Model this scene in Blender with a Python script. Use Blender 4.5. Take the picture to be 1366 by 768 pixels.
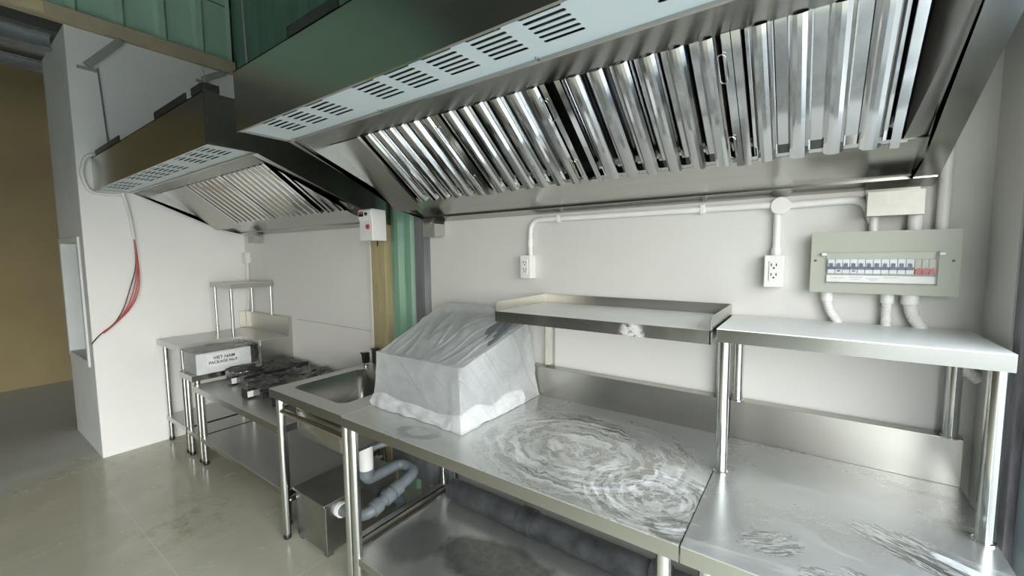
import bpy, bmesh, math, random
from mathutils import Vector, Matrix, noise

for o in list(bpy.data.objects):
    bpy.data.objects.remove(o)
SC = bpy.context.scene
COL = SC.collection
random.seed(7)

# ------------------------------------------------------------------ camera
yaw, pitch, roll, FPX = -0.6214, 0.0818, -0.00922, 557.2
cy_, sy_, cp_, sp_ = math.cos(yaw), math.sin(yaw), math.cos(pitch), math.sin(pitch)
fwd = Vector((sy_ * cp_, cy_ * cp_, -sp_))
r0 = Vector((cy_, -sy_, 0)); u0 = r0.cross(fwd)
rt = r0 * math.cos(roll) + u0 * math.sin(roll); up = rt.cross(fwd)
cam = bpy.data.cameras.new('camera'); co = bpy.data.objects.new('camera', cam); COL.objects.link(co)
M = Matrix((rt, up, -fwd)).transposed().to_4x4(); M.translation = Vector((0, 0, 1.467))
co.matrix_world = M
cam.sensor_width = 36.0; cam.lens = FPX / 1366 * 36; cam.clip_start = 0.02
SC.camera = co

# ------------------------------------------------------------------ view, sky, daylight
SC.view_settings.view_transform = 'Standard'; SC.view_settings.look = 'None'
SC.view_settings.gamma = 1.0; SC.view_settings.use_curve_mapping = False
SC.view_settings.exposure = 0.0
W = bpy.data.worlds.new('sky'); SC.world = W; W.use_nodes = True
wn, wl = W.node_tree.nodes, W.node_tree.links
wn.clear()
wo = wn.new('ShaderNodeOutputWorld'); wb = wn.new('ShaderNodeBackground')
tc = wn.new('ShaderNodeTexCoord'); sx = wn.new('ShaderNodeSeparateXYZ'); cr = wn.new('ShaderNodeValToRGB')
wl.new(tc.outputs['Generated'], sx.inputs[0]); wl.new(sx.outputs['Z'], cr.inputs[0])
cr.color_ramp.elements[0].position = 0.0; cr.color_ramp.elements[0].color = (1.0, 0.965, 0.885, 1)
cr.color_ramp.elements[1].position = 0.7; cr.color_ramp.elements[1].color = (0.74, 0.87, 1.0, 1)
wl.new(cr.outputs[0], wb.inputs[0]); wb.inputs[1].default_value = SKY = 9.0
wl.new(wb.outputs[0], wo.inputs[0])


def portal(name, loc, target, w, h):
    """marks an open doorway for the sampler; it gives off no light of its own"""
    l = bpy.data.lights.new(name, 'AREA'); l.shape = 'RECTANGLE'; l.size = w; l.size_y = h
    l.cycles.is_portal = True
    o = bpy.data.objects.new(name, l); COL.objects.link(o); o.location = loc
    o.rotation_euler = (Vector(target) - Vector(loc)).to_track_quat('-Z', 'Y').to_euler()
    return o


# daylight comes through the shopfront opening on the right 
portal('side_opening', (0.605, -1.7, 0.99), (-2.0, -1.7, 0.99), 6.1, 1.98)


# ------------------------------------------------------------------ materials
def mat(name, build=None):
    m = bpy.data.materials.new(name); m.use_nodes = True
    n, l = m.node_tree.nodes, m.node_tree.links
    n.clear(); out = n.new('ShaderNodeOutputMaterial')
    return m, n, l, out


def N(n, t, **kw):
    x = n.new('ShaderNode' + t)
    for k, v in kw.items():
        setattr(x, k, v)
    return x


def mathn(n, l, op, a, b=None, c=None, clamp=False):
    x = n.new('ShaderNodeMath'); x.operation = op; x.use_clamp = clamp
    for i, v in enumerate((a, b, c)):
        if v is None: continue
        if isinstance(v, (int, float)): x.inputs[i].default_value = v
        else: l.new(v, x.inputs[i])
    return x.outputs[0]


def mixc(n, l, f, a, b):
    x = n.new('ShaderNodeMix'); x.data_type = 'RGBA'
    for s, v in ((x.inputs[0], f), (x.inputs[6], a), (x.inputs[7], b)):
        if isinstance(v, (int, float)): s.default_value = v
        elif isinstance(v, tuple): s.default_value = v + (1,) if len(v) == 3 else v
        else: l.new(v, s)
    return x.outputs[2]


def mixf(n, l, f, a, b):
    x = n.new('ShaderNodeMix'); x.data_type = 'FLOAT'
    for s, v in ((x.inputs[0], f), (x.inputs[2], a), (x.inputs[3], b)):
        if isinstance(v, (int, float)): s.default_value = v
        else: l.new(v, s)
    return x.outputs[0]


def ntex(n, l, vec, scale, detail=4, rough=0.55, dist=0.0):
    x = n.new('ShaderNodeTexNoise'); x.inputs['Scale'].default_value = scale
    x.inputs['Detail'].default_value = detail; x.inputs['Roughness'].default_value = rough
    x.inputs['Distortion'].default_value = dist
    if vec is not None: l.new(vec, x.inputs['Vector'])
    return x.outputs['Fac']


def ramp(n, l, v, lo, hi):
    x = n.new('ShaderNodeMapRange'); x.clamp = True
    x.inputs[1].default_value = lo; x.inputs[2].default_value = hi
    l.new(v, x.inputs[0]); return x.outputs[0]


def wpos(n, l, scale=(1, 1, 1), loc=(0, 0, 0)):
    g = n.new('ShaderNodeNewGeometry'); mp = n.new('ShaderNodeMapping')
    mp.inputs['Scale'].default_value = scale; mp.inputs['Location'].default_value = loc
    l.new(g.outputs['Position'], mp.inputs[0]); return mp.outputs[0]


def plain(name, c, rough=0.5, metal=0.0, var=0.08, scale=6.0, bump=0.0, stretch=(1, 1, 1), spec=0.5, coat=0.0, dr=None):
    m, n, l, out = mat(name)
    dr = (0.025 if metal > 0.9 else 0.07) if dr is None else dr
    p = n.new('ShaderNodeBsdfPrincipled'); l.new(p.outputs[0], out.inputs[0])
    v = wpos(n, l, stretch)
    f = ntex(n, l, v, scale, 5)
    d = tuple(x * (1 - var) for x in c); e = tuple(min(1, x * (1 + var)) for x in c)
    l.new(mixc(n, l, ramp(n, l, f, 0.3, 0.7), d, e), p.inputs['Base Color'])
    l.new(mixf(n, l, f, max(0.02, rough - dr), min(1, rough + dr)), p.inputs['Roughness'])
    p.inputs['Metallic'].default_value = metal; p.inputs['Specular IOR Level'].default_value = spec
    p.inputs['Coat Weight'].default_value = coat
    if bump:
        b = n.new('ShaderNodeBump'); b.inputs['Strength'].default_value = bump; b.inputs['Distance'].default_value = 0.01
        l.new(ntex(n, l, v, scale * 3, 4), b.inputs['Height']); l.new(b.outputs[0], p.inputs['Normal'])
    return m


STEEL_C = (0.56, 0.56, 0.53)
M_STEEL = plain('brushed_steel', (0.50, 0.49, 0.45), 0.30, 1.0, 0.015, 8, 0.0, (0.3, 6, 6))
M_STEELZ = plain('brushed_steel_upright', (0.50, 0.49, 0.45), 0.26, 1.0, 0.02, 8, 0.0, (4, 4, 0.4))
M_HOOD = plain('hood_steel', (0.50, 0.50, 0.47), 0.22, 1.0, 0.05, 5, 0.0, (0.4, 4, 4))
M_APRON = plain('folded_front_steel', (0.44, 0.44, 0.41), 0.20, 1.0, 0.02, 6)
M_ENDSHEET = plain('rough_brushed_sheet', (0.52, 0.51, 0.47), 0.42, 1.0, 0.03, 6)
M_CHROME = plain('polished_tube_steel', (0.66, 0.66, 0.63), 0.13, 1.0, 0.05, 10)
M_BAFFLE = plain('bright_baffle_steel', (0.72, 0.72, 0.71), 0.09, 1.0, 0.03, 9, 0.0, (4, 0.6, 0.6))
M_DARKSTEEL = plain('dark_bracket_steel', (0.10, 0.10, 0.10), 0.4, 0.8, 0.2, 12)
M_GALV = plain('galvanised_steel', (0.40, 0.43, 0.44), 0.42, 0.6, 0.15, 14)
M_WHITEMETAL = plain('white_coated_sheet', (0.66, 0.74, 0.79), 0.38, 0.0, 0.03, 4)
M_WHITEPL = plain('white_plastic', (0.80, 0.80, 0.77), 0.35, 0.0, 0.03, 8)
M_PVC = plain('white_pvc', (0.78, 0.78, 0.76), 0.42, 0.0, 0.05, 12)
M_GREYPVC = plain('grey_pvc', (0.15, 0.175, 0.19), 0.42, 0.0, 0.15, 14)
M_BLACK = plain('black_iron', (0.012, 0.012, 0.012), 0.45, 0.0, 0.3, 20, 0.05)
M_BLACKPL = plain('black_plastic', (0.015, 0.015, 0.016), 0.25, 0.0, 0.2, 12)
M_RUBBER = plain('black_dusty_pipe', (0.045, 0.05, 0.053), 0.6, 0.0, 0.6, 11, 0.1)
M_PANEL = plain('grey_green_enamel', (0.39, 0.41, 0.345), 0.4, 0.0, 0.05, 4)
M_BREAKER = plain('pale_breaker_plastic', (0.66, 0.70, 0.73), 0.4, 0.0, 0.05, 20)
M_CARTON = plain('pale_grey_carton', (0.70, 0.73, 0.73), 0.5, 0.0, 0.04, 10)
M_NAVY = plain('navy_toggle', (0.05, 0.08, 0.14), 0.4, 0.0, 0.1, 20)
M_RED = plain('red_plastic', (0.45, 0.05, 0.05), 0.4, 0.0, 0.1, 20)
M_REDW = plain('red_wire', (0.55, 0.06, 0.06), 0.4, 0.0, 0.1, 20)
M_PAPER = plain('white_paper', (0.80, 0.81, 0.80), 0.6, 0.0, 0.02, 10)
M_INK = plain('black_ink', (0.01, 0.01, 0.012), 0.6, 0.0, 0.02, 10)
M_TAN = plain('tan_primer', (0.58, 0.49, 0.34), 0.55, 0.0, 0.12, 7)
M_OLIVE = plain('olive_primer', (0.40, 0.34, 0.19), 0.5, 0.0, 0.14, 7, 0.0, (3, 3, 0.5))
M_GREYCOL = plain('grey_steel_column', (0.20, 0.21, 0.22), 0.45, 0.2, 0.25, 7, 0.0, (4, 4, 0.4))
M_GREEN = plain('green_cladding', (0.16, 0.30, 0.225), 0.42, 0.0, 0.16, 2.5, 0.0, (1, 1, 0.4))  # left darker on the back wall, where less light falls
M_GREENL = plain('lit_green_cladding', (0.50, 0.74, 0.57), 0.42, 0.0, 0.14, 2.5, 0.0, (1, 1, 0.4))  # same green sheet as the back, lightened to stand in for stronger light
M_BRACE = plain('grey_painted_bar', (0.36, 0.37, 0.36), 0.6, 0, 0.1, 6)
M_ENDPAINT = plain('pale_end_paint', (0.76, 0.80, 0.79), 0.6, 0, 0.05, 4)
M_GREENB = plain('pale_green_cladding', (0.21, 0.37, 0.27), 0.38, 0.0, 0.16, 5, 0.0, (3, 3, 0.4))
M_FARWALL = plain('tan_painted_wall', (0.31, 0.25, 0.13), 0.8, 0.0, 0.08, 2, 0.03)
M_ROOF = plain('grey_roof_sheet', (0.20, 0.20, 0.20), 0.6, 0.1, 0.15, 4)
M_DARKWALL = plain('dim_room_paint', (0.07, 0.075, 0.07), 0.8, 0.0, 0.08, 2)
M_FRAME = plain('primed_door_steel', (0.20, 0.19, 0.22), 0.5, 0.2, 0.4, 10, 0.0, (6, 6, 0.8))
M_FRAMEB = plain('blue_grey_door_steel', (0.27, 0.33, 0.38), 0.5, 0.2, 0.15, 8, 0.0, (4, 4, 0.8))
M_PLASTER = plain('cream_plaster', (0.66, 0.65, 0.60), 0.85, 0.0, 0.06, 9, 0.15)
M_GREYBODY = plain('grey_appliance_steel', (0.17, 0.195, 0.21), 0.45, 0.2, 0.08, 5)
M_TRAP = plain('dull_steel_sheet', (0.40, 0.40, 0.38), 0.33, 1.0, 0.15, 6, 0.02)


def wall_paint(name, c):
    m, n, l, out = mat(name)
    p = n.new('ShaderNodeBsdfPrincipled'); l.new(p.outputs[0], out.inputs[0])
    v = wpos(n, l)
    f = ntex(n, l, v, 1.7, 5); g = ntex(n, l, v, 14, 4)
    k = ramp(n, l, mathn(n, l, 'ADD', mathn(n, l, 'MULTIPLY', f, 0.75), mathn(n, l, 'MULTIPLY', g, 0.25)), 0.35, 0.65)
    l.new(mixc(n, l, k, tuple(x * 0.95 for x in c), c), p.inputs['Base Color'])
    p.inputs['Roughness'].default_value = 0.55
    b = n.new('ShaderNodeBump'); b.inputs['Strength'].default_value = 0.06; b.inputs['Distance'].default_value = 0.01
    l.new(ntex(n, l, v, 60, 3), b.inputs['Height']); l.new(b.outputs[0], p.inputs['Normal'])
    return m


M_WALLB = wall_paint('brightened_wall_panel', (0.78, 0.775, 0.74))  # same white panel, lightened to stand in for softer light falloff
M_WALL = wall_paint('white_wall_panel', (0.66, 0.655, 0.625))  # same white, darkened to offset the strong light near the doorway


def floor_mat():
    m, n, l, out = mat('polished_floor_tile')
    p = n.new('ShaderNodeBsdfPrincipled'); l.new(p.outputs[0], out.inputs[0])
    v = wpos(n, l)
    a = ntex(n, l, v, 1.3, 6, 0.6, 0.4); b = ntex(n, l, v, 7, 6, 0.65, 0.3)
    base = mixc(n, l, ramp(n, l, a, 0.35, 0.68), (0.47, 0.45, 0.35), (0.60, 0.58, 0.47))
    base = mixc(n, l, mathn(n, l, 'MULTIPLY', ramp(n, l, b, 0.5, 0.75), 0.45), base, (0.48, 0.48, 0.44))
    # rusty stain by the low bench
    d = n.new('ShaderNodeVectorMath'); d.operation = 'DISTANCE'; l.new(v, d.inputs[0]); d.inputs[1].default_value = (-2.75, 0.72, 0)
    st = mathn(n, l, 'MULTIPLY', ramp(n, l, d.outputs['Value'], 0.35, 0.05), ramp(n, l, ntex(n, l, v, 9, 5, 0.7), 0.48, 0.62))
    base = mixc(n, l, mathn(n, l, 'MULTIPLY', st, 0.5), base, (0.30, 0.20, 0.10))
    # white dust trail along the threshold
    s = n.new('ShaderNodeSeparateXYZ'); l.new(v, s.inputs[0])
    w = mathn(n, l, 'ABSOLUTE', mathn(n, l, 'SUBTRACT', mathn(n, l, 'ADD', s.outputs['X'], mathn(n, l, 'MULTIPLY', ntex(n, l, v, 3, 4), 0.5)), -4.0))
    du = mathn(n, l, 'MULTIPLY', ramp(n, l, w, 0.30, 0.0), ramp(n, l, ntex(n, l, v, 5, 6, 0.7), 0.36, 0.55))
    base = mixc(n, l, mathn(n, l, 'MULTIPLY', du, 0.75), base, (0.62, 0.64, 0.63))
    # tile joints
    br = n.new('ShaderNodeTexBrick'); br.offset = 0.0; br.inputs['Scale'].default_value = 1.0
    br.inputs['Brick Width'].default_value = 0.6; br.inputs['Row Height'].default_value = 0.6
    br.inputs['Mortar Size'].default_value = 0.003
    mp = n.new('ShaderNodeMapping'); mp.inputs['Location'].default_value = (0.06, 0.03, 0)
    l.new(v, mp.inputs[0]); l.new(mp.outputs[0], br.inputs['Vector'])
    base = mixc(n, l, mathn(n, l, 'MULTIPLY', br.outputs['Fac'], 0.4), base, (0.70, 0.70, 0.64))
    far = ramp(n, l, s.outputs['X'], -4.25, -4.45)
    base = mixc(n, l, far, base, mixc(n, l, a, (0.42, 0.42, 0.385), (0.56, 0.56, 0.52)))
    l.new(base, p.inputs['Base Color'])
    r = mixf(n, l, ramp(n, l, b, 0.4, 0.7), 0.10, 0.32)
    r = mixf(n, l, du, r, 0.7); r = mixf(n, l, far, r, 0.65)
    l.new(r, p.inputs['Roughness'])
    return m


def dusty(name, kind):
    """stainless sheet under a film of white building dust"""
    m, n, l, out = mat(name)
    p = n.new('ShaderNodeBsdfPrincipled'); l.new(p.outputs[0], out.inputs[0])
    v = wpos(n, l)
    big = ntex(n, l, v, 2.2, 6, 0.6, 0.5); fine = ntex(n, l, v, 26, 5, 0.7)

    def ell(cx, cy, rx, ry, ang=0.0, wob=0.0):
        mp = n.new('ShaderNodeMapping'); mp.vector_type = 'TEXTURE'
        mp.inputs['Location'].default_value = (cx, cy, 0); mp.inputs['Rotation'].default_value = (0, 0, ang)
        mp.inputs['Scale'].default_value = (rx, ry, 50)
        l.new(v, mp.inputs[0])
        vl = n.new('ShaderNodeVectorMath'); vl.operation = 'LENGTH'; l.new(mp.outputs[0], vl.inputs[0])
        r = vl.outputs['Value']
        if wob: r = mathn(n, l, 'ADD', r, mathn(n, l, 'MULTIPLY', mathn(n, l, 'SUBTRACT', ntex(n, l, v, 14, 4, 0.6), 0.5), wob))
        return r, mp.outputs[0]
    if kind == 'swirl':
        dust = mathn(n, l, 'ADD', 0.30, mathn(n, l, 'MULTIPLY', mathn(n, l, 'SUBTRACT', big, 0.5), 0.25))
        for (cx, cy, rx, ry, k) in ((-0.62, 1.25, 0.40, 0.30, 1.0), (-0.33, 1.12, 0.22, 0.19, 0.9)):
            r, q = ell(cx, cy, rx, ry, 0, 0.25)
            nv = n.new('ShaderNodeVectorMath'); nv.operation = 'NORMALIZE'; l.new(q, nv.inputs[0])
            sp = n.new('ShaderNodeSeparateXYZ'); l.new(nv.outputs[0], sp.inputs[0])
            cb = n.new('ShaderNodeCombineXYZ')
            l.new(mathn(n, l, 'MULTIPLY', sp.outputs['X'], 0.75), cb.inputs[0]); l.new(mathn(n, l, 'MULTIPLY', sp.outputs['Y'], 0.75), cb.inputs[1])
            l.new(mathn(n, l, 'MULTIPLY', r, 7.5), cb.inputs[2])
            arcs = ntex(n, l, cb.outputs[0], 2.1, 6, 0.62, 0.6)
            zone = mathn(n, l, 'MULTIPLY', mathn(n, l, 'MULTIPLY', ramp(n, l, r, 1.12, 0.7), k), ramp(n, l, ntex(n, l, v, 5.5, 3, 0.5), 0.26, 0.50))
            white = mathn(n, l, 'MULTIPLY', ramp(n, l, arcs, 0.48, 0.66), zone)
            wiped = mathn(n, l, 'MULTIPLY', ramp(n, l, arcs, 0.47, 0.33), zone)
            thin = ntex(n, l, cb.outputs[0], 5.2, 4, 0.6, 0.8)
            wiped = mathn(n, l, 'MAXIMUM', wiped, mathn(n, l, 'MULTIPLY', ramp(n, l, thin, 0.42, 0.34), zone))
            dust = mathn(n, l, 'ADD', dust, mathn(n, l, 'MULTIPLY', white, 0.62))
            dust = mathn(n, l, 'SUBTRACT', dust, mathn(n, l, 'MULTIPLY', wiped, 0.36))
        for (cx, cy, rx, ry) in ((-1.18, 1.03, 0.10, 0.055), (-0.245, 1.0, 0.07, 0.05)):
            r, q = ell(cx, cy, rx, ry, 0.2, 0.5)
            ring = mathn(n, l, 'MULTIPLY', ramp(n, l, r, 1.0, 0.85), ramp(n, l, r, 0.45, 0.65))
            dust = mathn(n, l, 'SUBTRACT', dust, mathn(n, l, 'MULTIPLY', ring, 0.28))
    elif kind == 'prints':
        dust = mathn(n, l, 'ADD', 0.24, mathn(n, l, 'MULTIPLY', mathn(n, l, 'SUBTRACT', big, 0.5), 0.7))
        mp = n.new('ShaderNodeMapping'); mp.inputs['Rotation'].default_value = (0, 0, 0.5); mp.inputs['Scale'].default_value = (3, 10, 1)
        l.new(v, mp.inputs[0])
        sm = ramp(n, l, ntex(n, l, mp.outputs[0], 1.6, 5, 0.6, 0.8), 0.53, 0.76)
        dust = mathn(n, l, 'ADD', dust, mathn(n, l, 'MULTIPLY', sm, 0.30))
        for (cx, cy, rx, ry, an) in ((-0.045, 1.085, 0.075, 0.045, 0.6), (0.05, 1.02, 0.05, 0.035, 0.2), (0.2, 1.235, 0.10, 0.055, -0.55), (0.12, 1.05, 0.06, 0.03, -0.5)):
            r, q = ell(cx, cy, rx, ry, an, 0.8)
            z = ramp(n, l, r, 1.05, 0.85)
            m3 = n.new('ShaderNodeMapping'); m3.inputs['Scale'].default_value = (1.6, 5.5, 1); m3.inputs['Rotation'].default_value = (0, 0, 0.9)
            l.new(q, m3.inputs[0])
            tread = ramp(n, l, ntex(n, l, m3.outputs[0], 1.3, 4, 0.55, 1.2), 0.38, 0.58)
            dust = mathn(n, l, 'SUBTRACT', dust, mathn(n, l, 'MULTIPLY', mathn(n, l, 'MULTIPLY', z, tread), 0.27))
            dust = mathn(n, l, 'ADD', dust, mathn(n, l, 'MULTIPLY', mathn(n, l, 'MULTIPLY', z, mathn(n, l, 'SUBTRACT', 1.0, tread)), 0.22))
        r, q = ell(0.285, 1.22, 0.055, 0.016, -0.5, 0.4)
        dust = mathn(n, l, 'ADD', dust, mathn(n, l, 'MULTIPLY', ramp(n, l, r, 1.0, 0.8), 0.6))
    elif kind == 'film':
        dust = mathn(n, l, 'ADD', 0.42, mathn(n, l, 'MULTIPLY', mathn(n, l, 'SUBTRACT', big, 0.5), 0.4))
    elif kind == 'heavy':
        dust = mathn(n, l, 'ADD', 0.85, mathn(n, l, 'MULTIPLY', mathn(n, l, 'SUBTRACT', big, 0.5), 0.5))
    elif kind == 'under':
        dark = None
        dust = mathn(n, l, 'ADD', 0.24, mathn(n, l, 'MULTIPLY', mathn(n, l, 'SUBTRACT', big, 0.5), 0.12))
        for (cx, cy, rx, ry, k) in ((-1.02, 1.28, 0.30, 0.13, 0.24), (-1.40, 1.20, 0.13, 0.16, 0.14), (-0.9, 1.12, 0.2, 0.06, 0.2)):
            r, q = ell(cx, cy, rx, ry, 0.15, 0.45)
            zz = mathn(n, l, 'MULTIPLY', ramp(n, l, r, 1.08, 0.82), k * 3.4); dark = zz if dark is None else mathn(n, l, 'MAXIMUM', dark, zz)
    elif kind == 'lip':
        dust = mathn(n, l, 'MULTIPLY', ramp(n, l, big, 0.4, 0.8), 0.12)
        d = n.new('ShaderNodeVectorMath'); d.operation = 'DISTANCE'; l.new(v, d.inputs[0]); d.inputs[1].default_value = (-0.455, 1.29, 1.215)
        blot = mathn(n, l, 'MULTIPLY', ramp(n, l, mathn(n, l, 'ADD', d.outputs['Value'], mathn(n, l, 'MULTIPLY', ntex(n, l, v, 40, 3), 0.05)), 0.075, 0.05), ramp(n, l, fine, 0.4, 0.55))
        dust = mathn(n, l, 'ADD', dust, mathn(n, l, 'MULTIPLY', blot, 0.75))
    dust = mathn(n, l, 'ADD', dust, mathn(n, l, 'MULTIPLY', mathn(n, l, 'SUBTRACT', fine, 0.5), 0.05 if kind == 'under' else 0.12))
    dust = mathn(n, l, 'MULTIPLY', mathn(n, l, 'MAXIMUM', dust, 0.02), 1.0, clamp=True)
    bc = mixc(n, l, dust, (0.50, 0.50, 0.475), (0.82, 0.83, 0.81) if kind == 'heavy' else (0.80, 0.81, 0.79) if kind == 'swirl' else (0.56, 0.57, 0.555) if kind == 'prints' else (0.70, 0.71, 0.69))
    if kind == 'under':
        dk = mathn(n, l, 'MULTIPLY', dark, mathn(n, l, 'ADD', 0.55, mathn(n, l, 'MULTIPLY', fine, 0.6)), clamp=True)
        bc = mixc(n, l, dk, bc, (0.05, 0.06, 0.055))  # dark uneven patches mixed into the dusty steel
    l.new(bc, p.inputs['Base Color'])
    l.new(mathn(n, l, 'SUBTRACT', 1.0, dust, clamp=True), p.inputs['Metallic'])
    l.new(mixf(n, l, dust, 0.20, 0.48), p.inputs['Roughness'])
    b = n.new('ShaderNodeBump'); b.inputs['Strength'].default_value = 0.0 if kind == 'under' else 0.12; b.inputs['Distance'].default_value = 0.004
    l.new(dust, b.inputs['Height']); l.new(b.outputs[0], p.inputs['Normal'])
    return m


M_TOP_SWIRL = dusty('steel_with_wiped_dust', 'swirl')
M_TOP_PRINT = dusty('steel_with_smudged_dust', 'prints')
M_FILM = dusty('steel_with_dust_film', 'film')
M_HEAVY = dusty('steel_with_heavy_dust', 'heavy')
M_UNDER = dusty('dusty_steel_shelf_with_dark_patches', 'under')
M_LIP = dusty('steel_lip_with_dust_blot', 'lip')


def plastic(name, clear, tint, crinkle, scale, rough=0.2):
    m, n, l, out = mat(name)
    v = wpos(n, l)
    nz = ntex(n, l, v, scale, 5, 0.6, 1.2)
    b = n.new('ShaderNodeBump'); b.inputs['Strength'].default_value = crinkle; b.inputs['Distance'].default_value = 0.02
    l.new(nz, b.inputs['Height'])
    p = n.new('ShaderNodeBsdfPrincipled'); p.inputs['Base Color'].default_value = tint + (1,)
    p.inputs['Roughness'].default_value = rough; l.new(b.outputs[0], p.inputs['Normal'])
    t = n.new('ShaderNodeBsdfTranslucent'); t.inputs[0].default_value = tint + (1,); l.new(b.outputs[0], t.inputs['Normal'])
    m1 = n.new('ShaderNodeMixShader'); m1.inputs[0].default_value = 0.35; l.new(p.outputs[0], m1.inputs[1]); l.new(t.outputs[0], m1.inputs[2])
    tr = n.new('ShaderNodeBsdfTransparent'); m2 = n.new('ShaderNodeMixShader')
    lw = n.new('ShaderNodeLayerWeight'); lw.inputs[0].default_value = 0.35; l.new(b.outputs[0], lw.inputs['Normal'])
    k = mathn(n, l, 'SUBTRACT', clear, mathn(n, l, 'MULTIPLY', lw.outputs['Facing'], clear * 0.75))
    k = mathn(n, l, 'ADD', k, mathn(n, l, 'MULTIPLY', mathn(n, l, 'SUBTRACT', nz, 0.5), 0.5), clamp=True)
    l.new(k, m2.inputs[0]); l.new(m1.outputs[0], m2.inputs[1]); l.new(tr.outputs[0], m2.inputs[2])
    l.new(m2.outputs[0], out.inputs[0])
    return m


M_MILKY = plastic('milky_plastic_film', 0.62, (0.88, 0.90, 0.90), 0.10, 5)
M_MILKYHEM = plastic('folded_plastic_film', 0.25, (0.84, 0.87, 0.88), 0.15, 7)


def clear_film(name, haze, crinkle, scale, rough, ior=1.5):
    m, n, l, out = mat(name)
    v = wpos(n, l)
    b = n.new('ShaderNodeBump'); b.inputs['Strength'].default_value = crinkle; b.inputs['Distance'].default_value = 0.02
    nz = ntex(n, l, v, scale, 5, 0.6, 1.5); l.new(nz, b.inputs['Height'])
    g = n.new('ShaderNodeBsdfGlossy'); g.inputs['Roughness'].default_value = rough; l.new(b.outputs[0], g.inputs['Normal'])
    d = n.new('ShaderNodeBsdfDiffuse'); d.inputs[0].default_value = (0.8, 0.82, 0.82, 1); l.new(b.outputs[0], d.inputs['Normal'])
    tr = n.new('ShaderNodeBsdfTransparent')
    fr = n.new('ShaderNodeFresnel'); fr.inputs[0].default_value = ior; l.new(b.outputs[0], fr.inputs['Normal'])
    m1 = n.new('ShaderNodeMixShader'); m1.inputs[0].default_value = haze; l.new(tr.outputs[0], m1.inputs[1]); l.new(d.outputs[0], m1.inputs[2])
    l.new(mathn(n, l, 'MULTIPLY', haze * 2, ramp(n, l, nz, 0.35, 0.65)), m1.inputs[0])
    m2 = n.new('ShaderNodeMixShader'); l.new(fr.outputs[0], m2.inputs[0]); l.new(m1.outputs[0], m2.inputs[1]); l.new(g.outputs[0], m2.inputs[2])
    l.new(m2.outputs[0], out.inputs[0])
    return m


M_CLEAR = clear_film('clear_crinkled_film', 0.03, 0.15, 30, 0.10, 1.55)
M_CLEARP = clear_film('clear_package_film', 0.03, 0.5, 14, 0.07, 1.25)
M_WINDOWPL = clear_film('clear_cover_plastic', 0.03, 0.02, 4, 0.15, 1.18)


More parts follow.
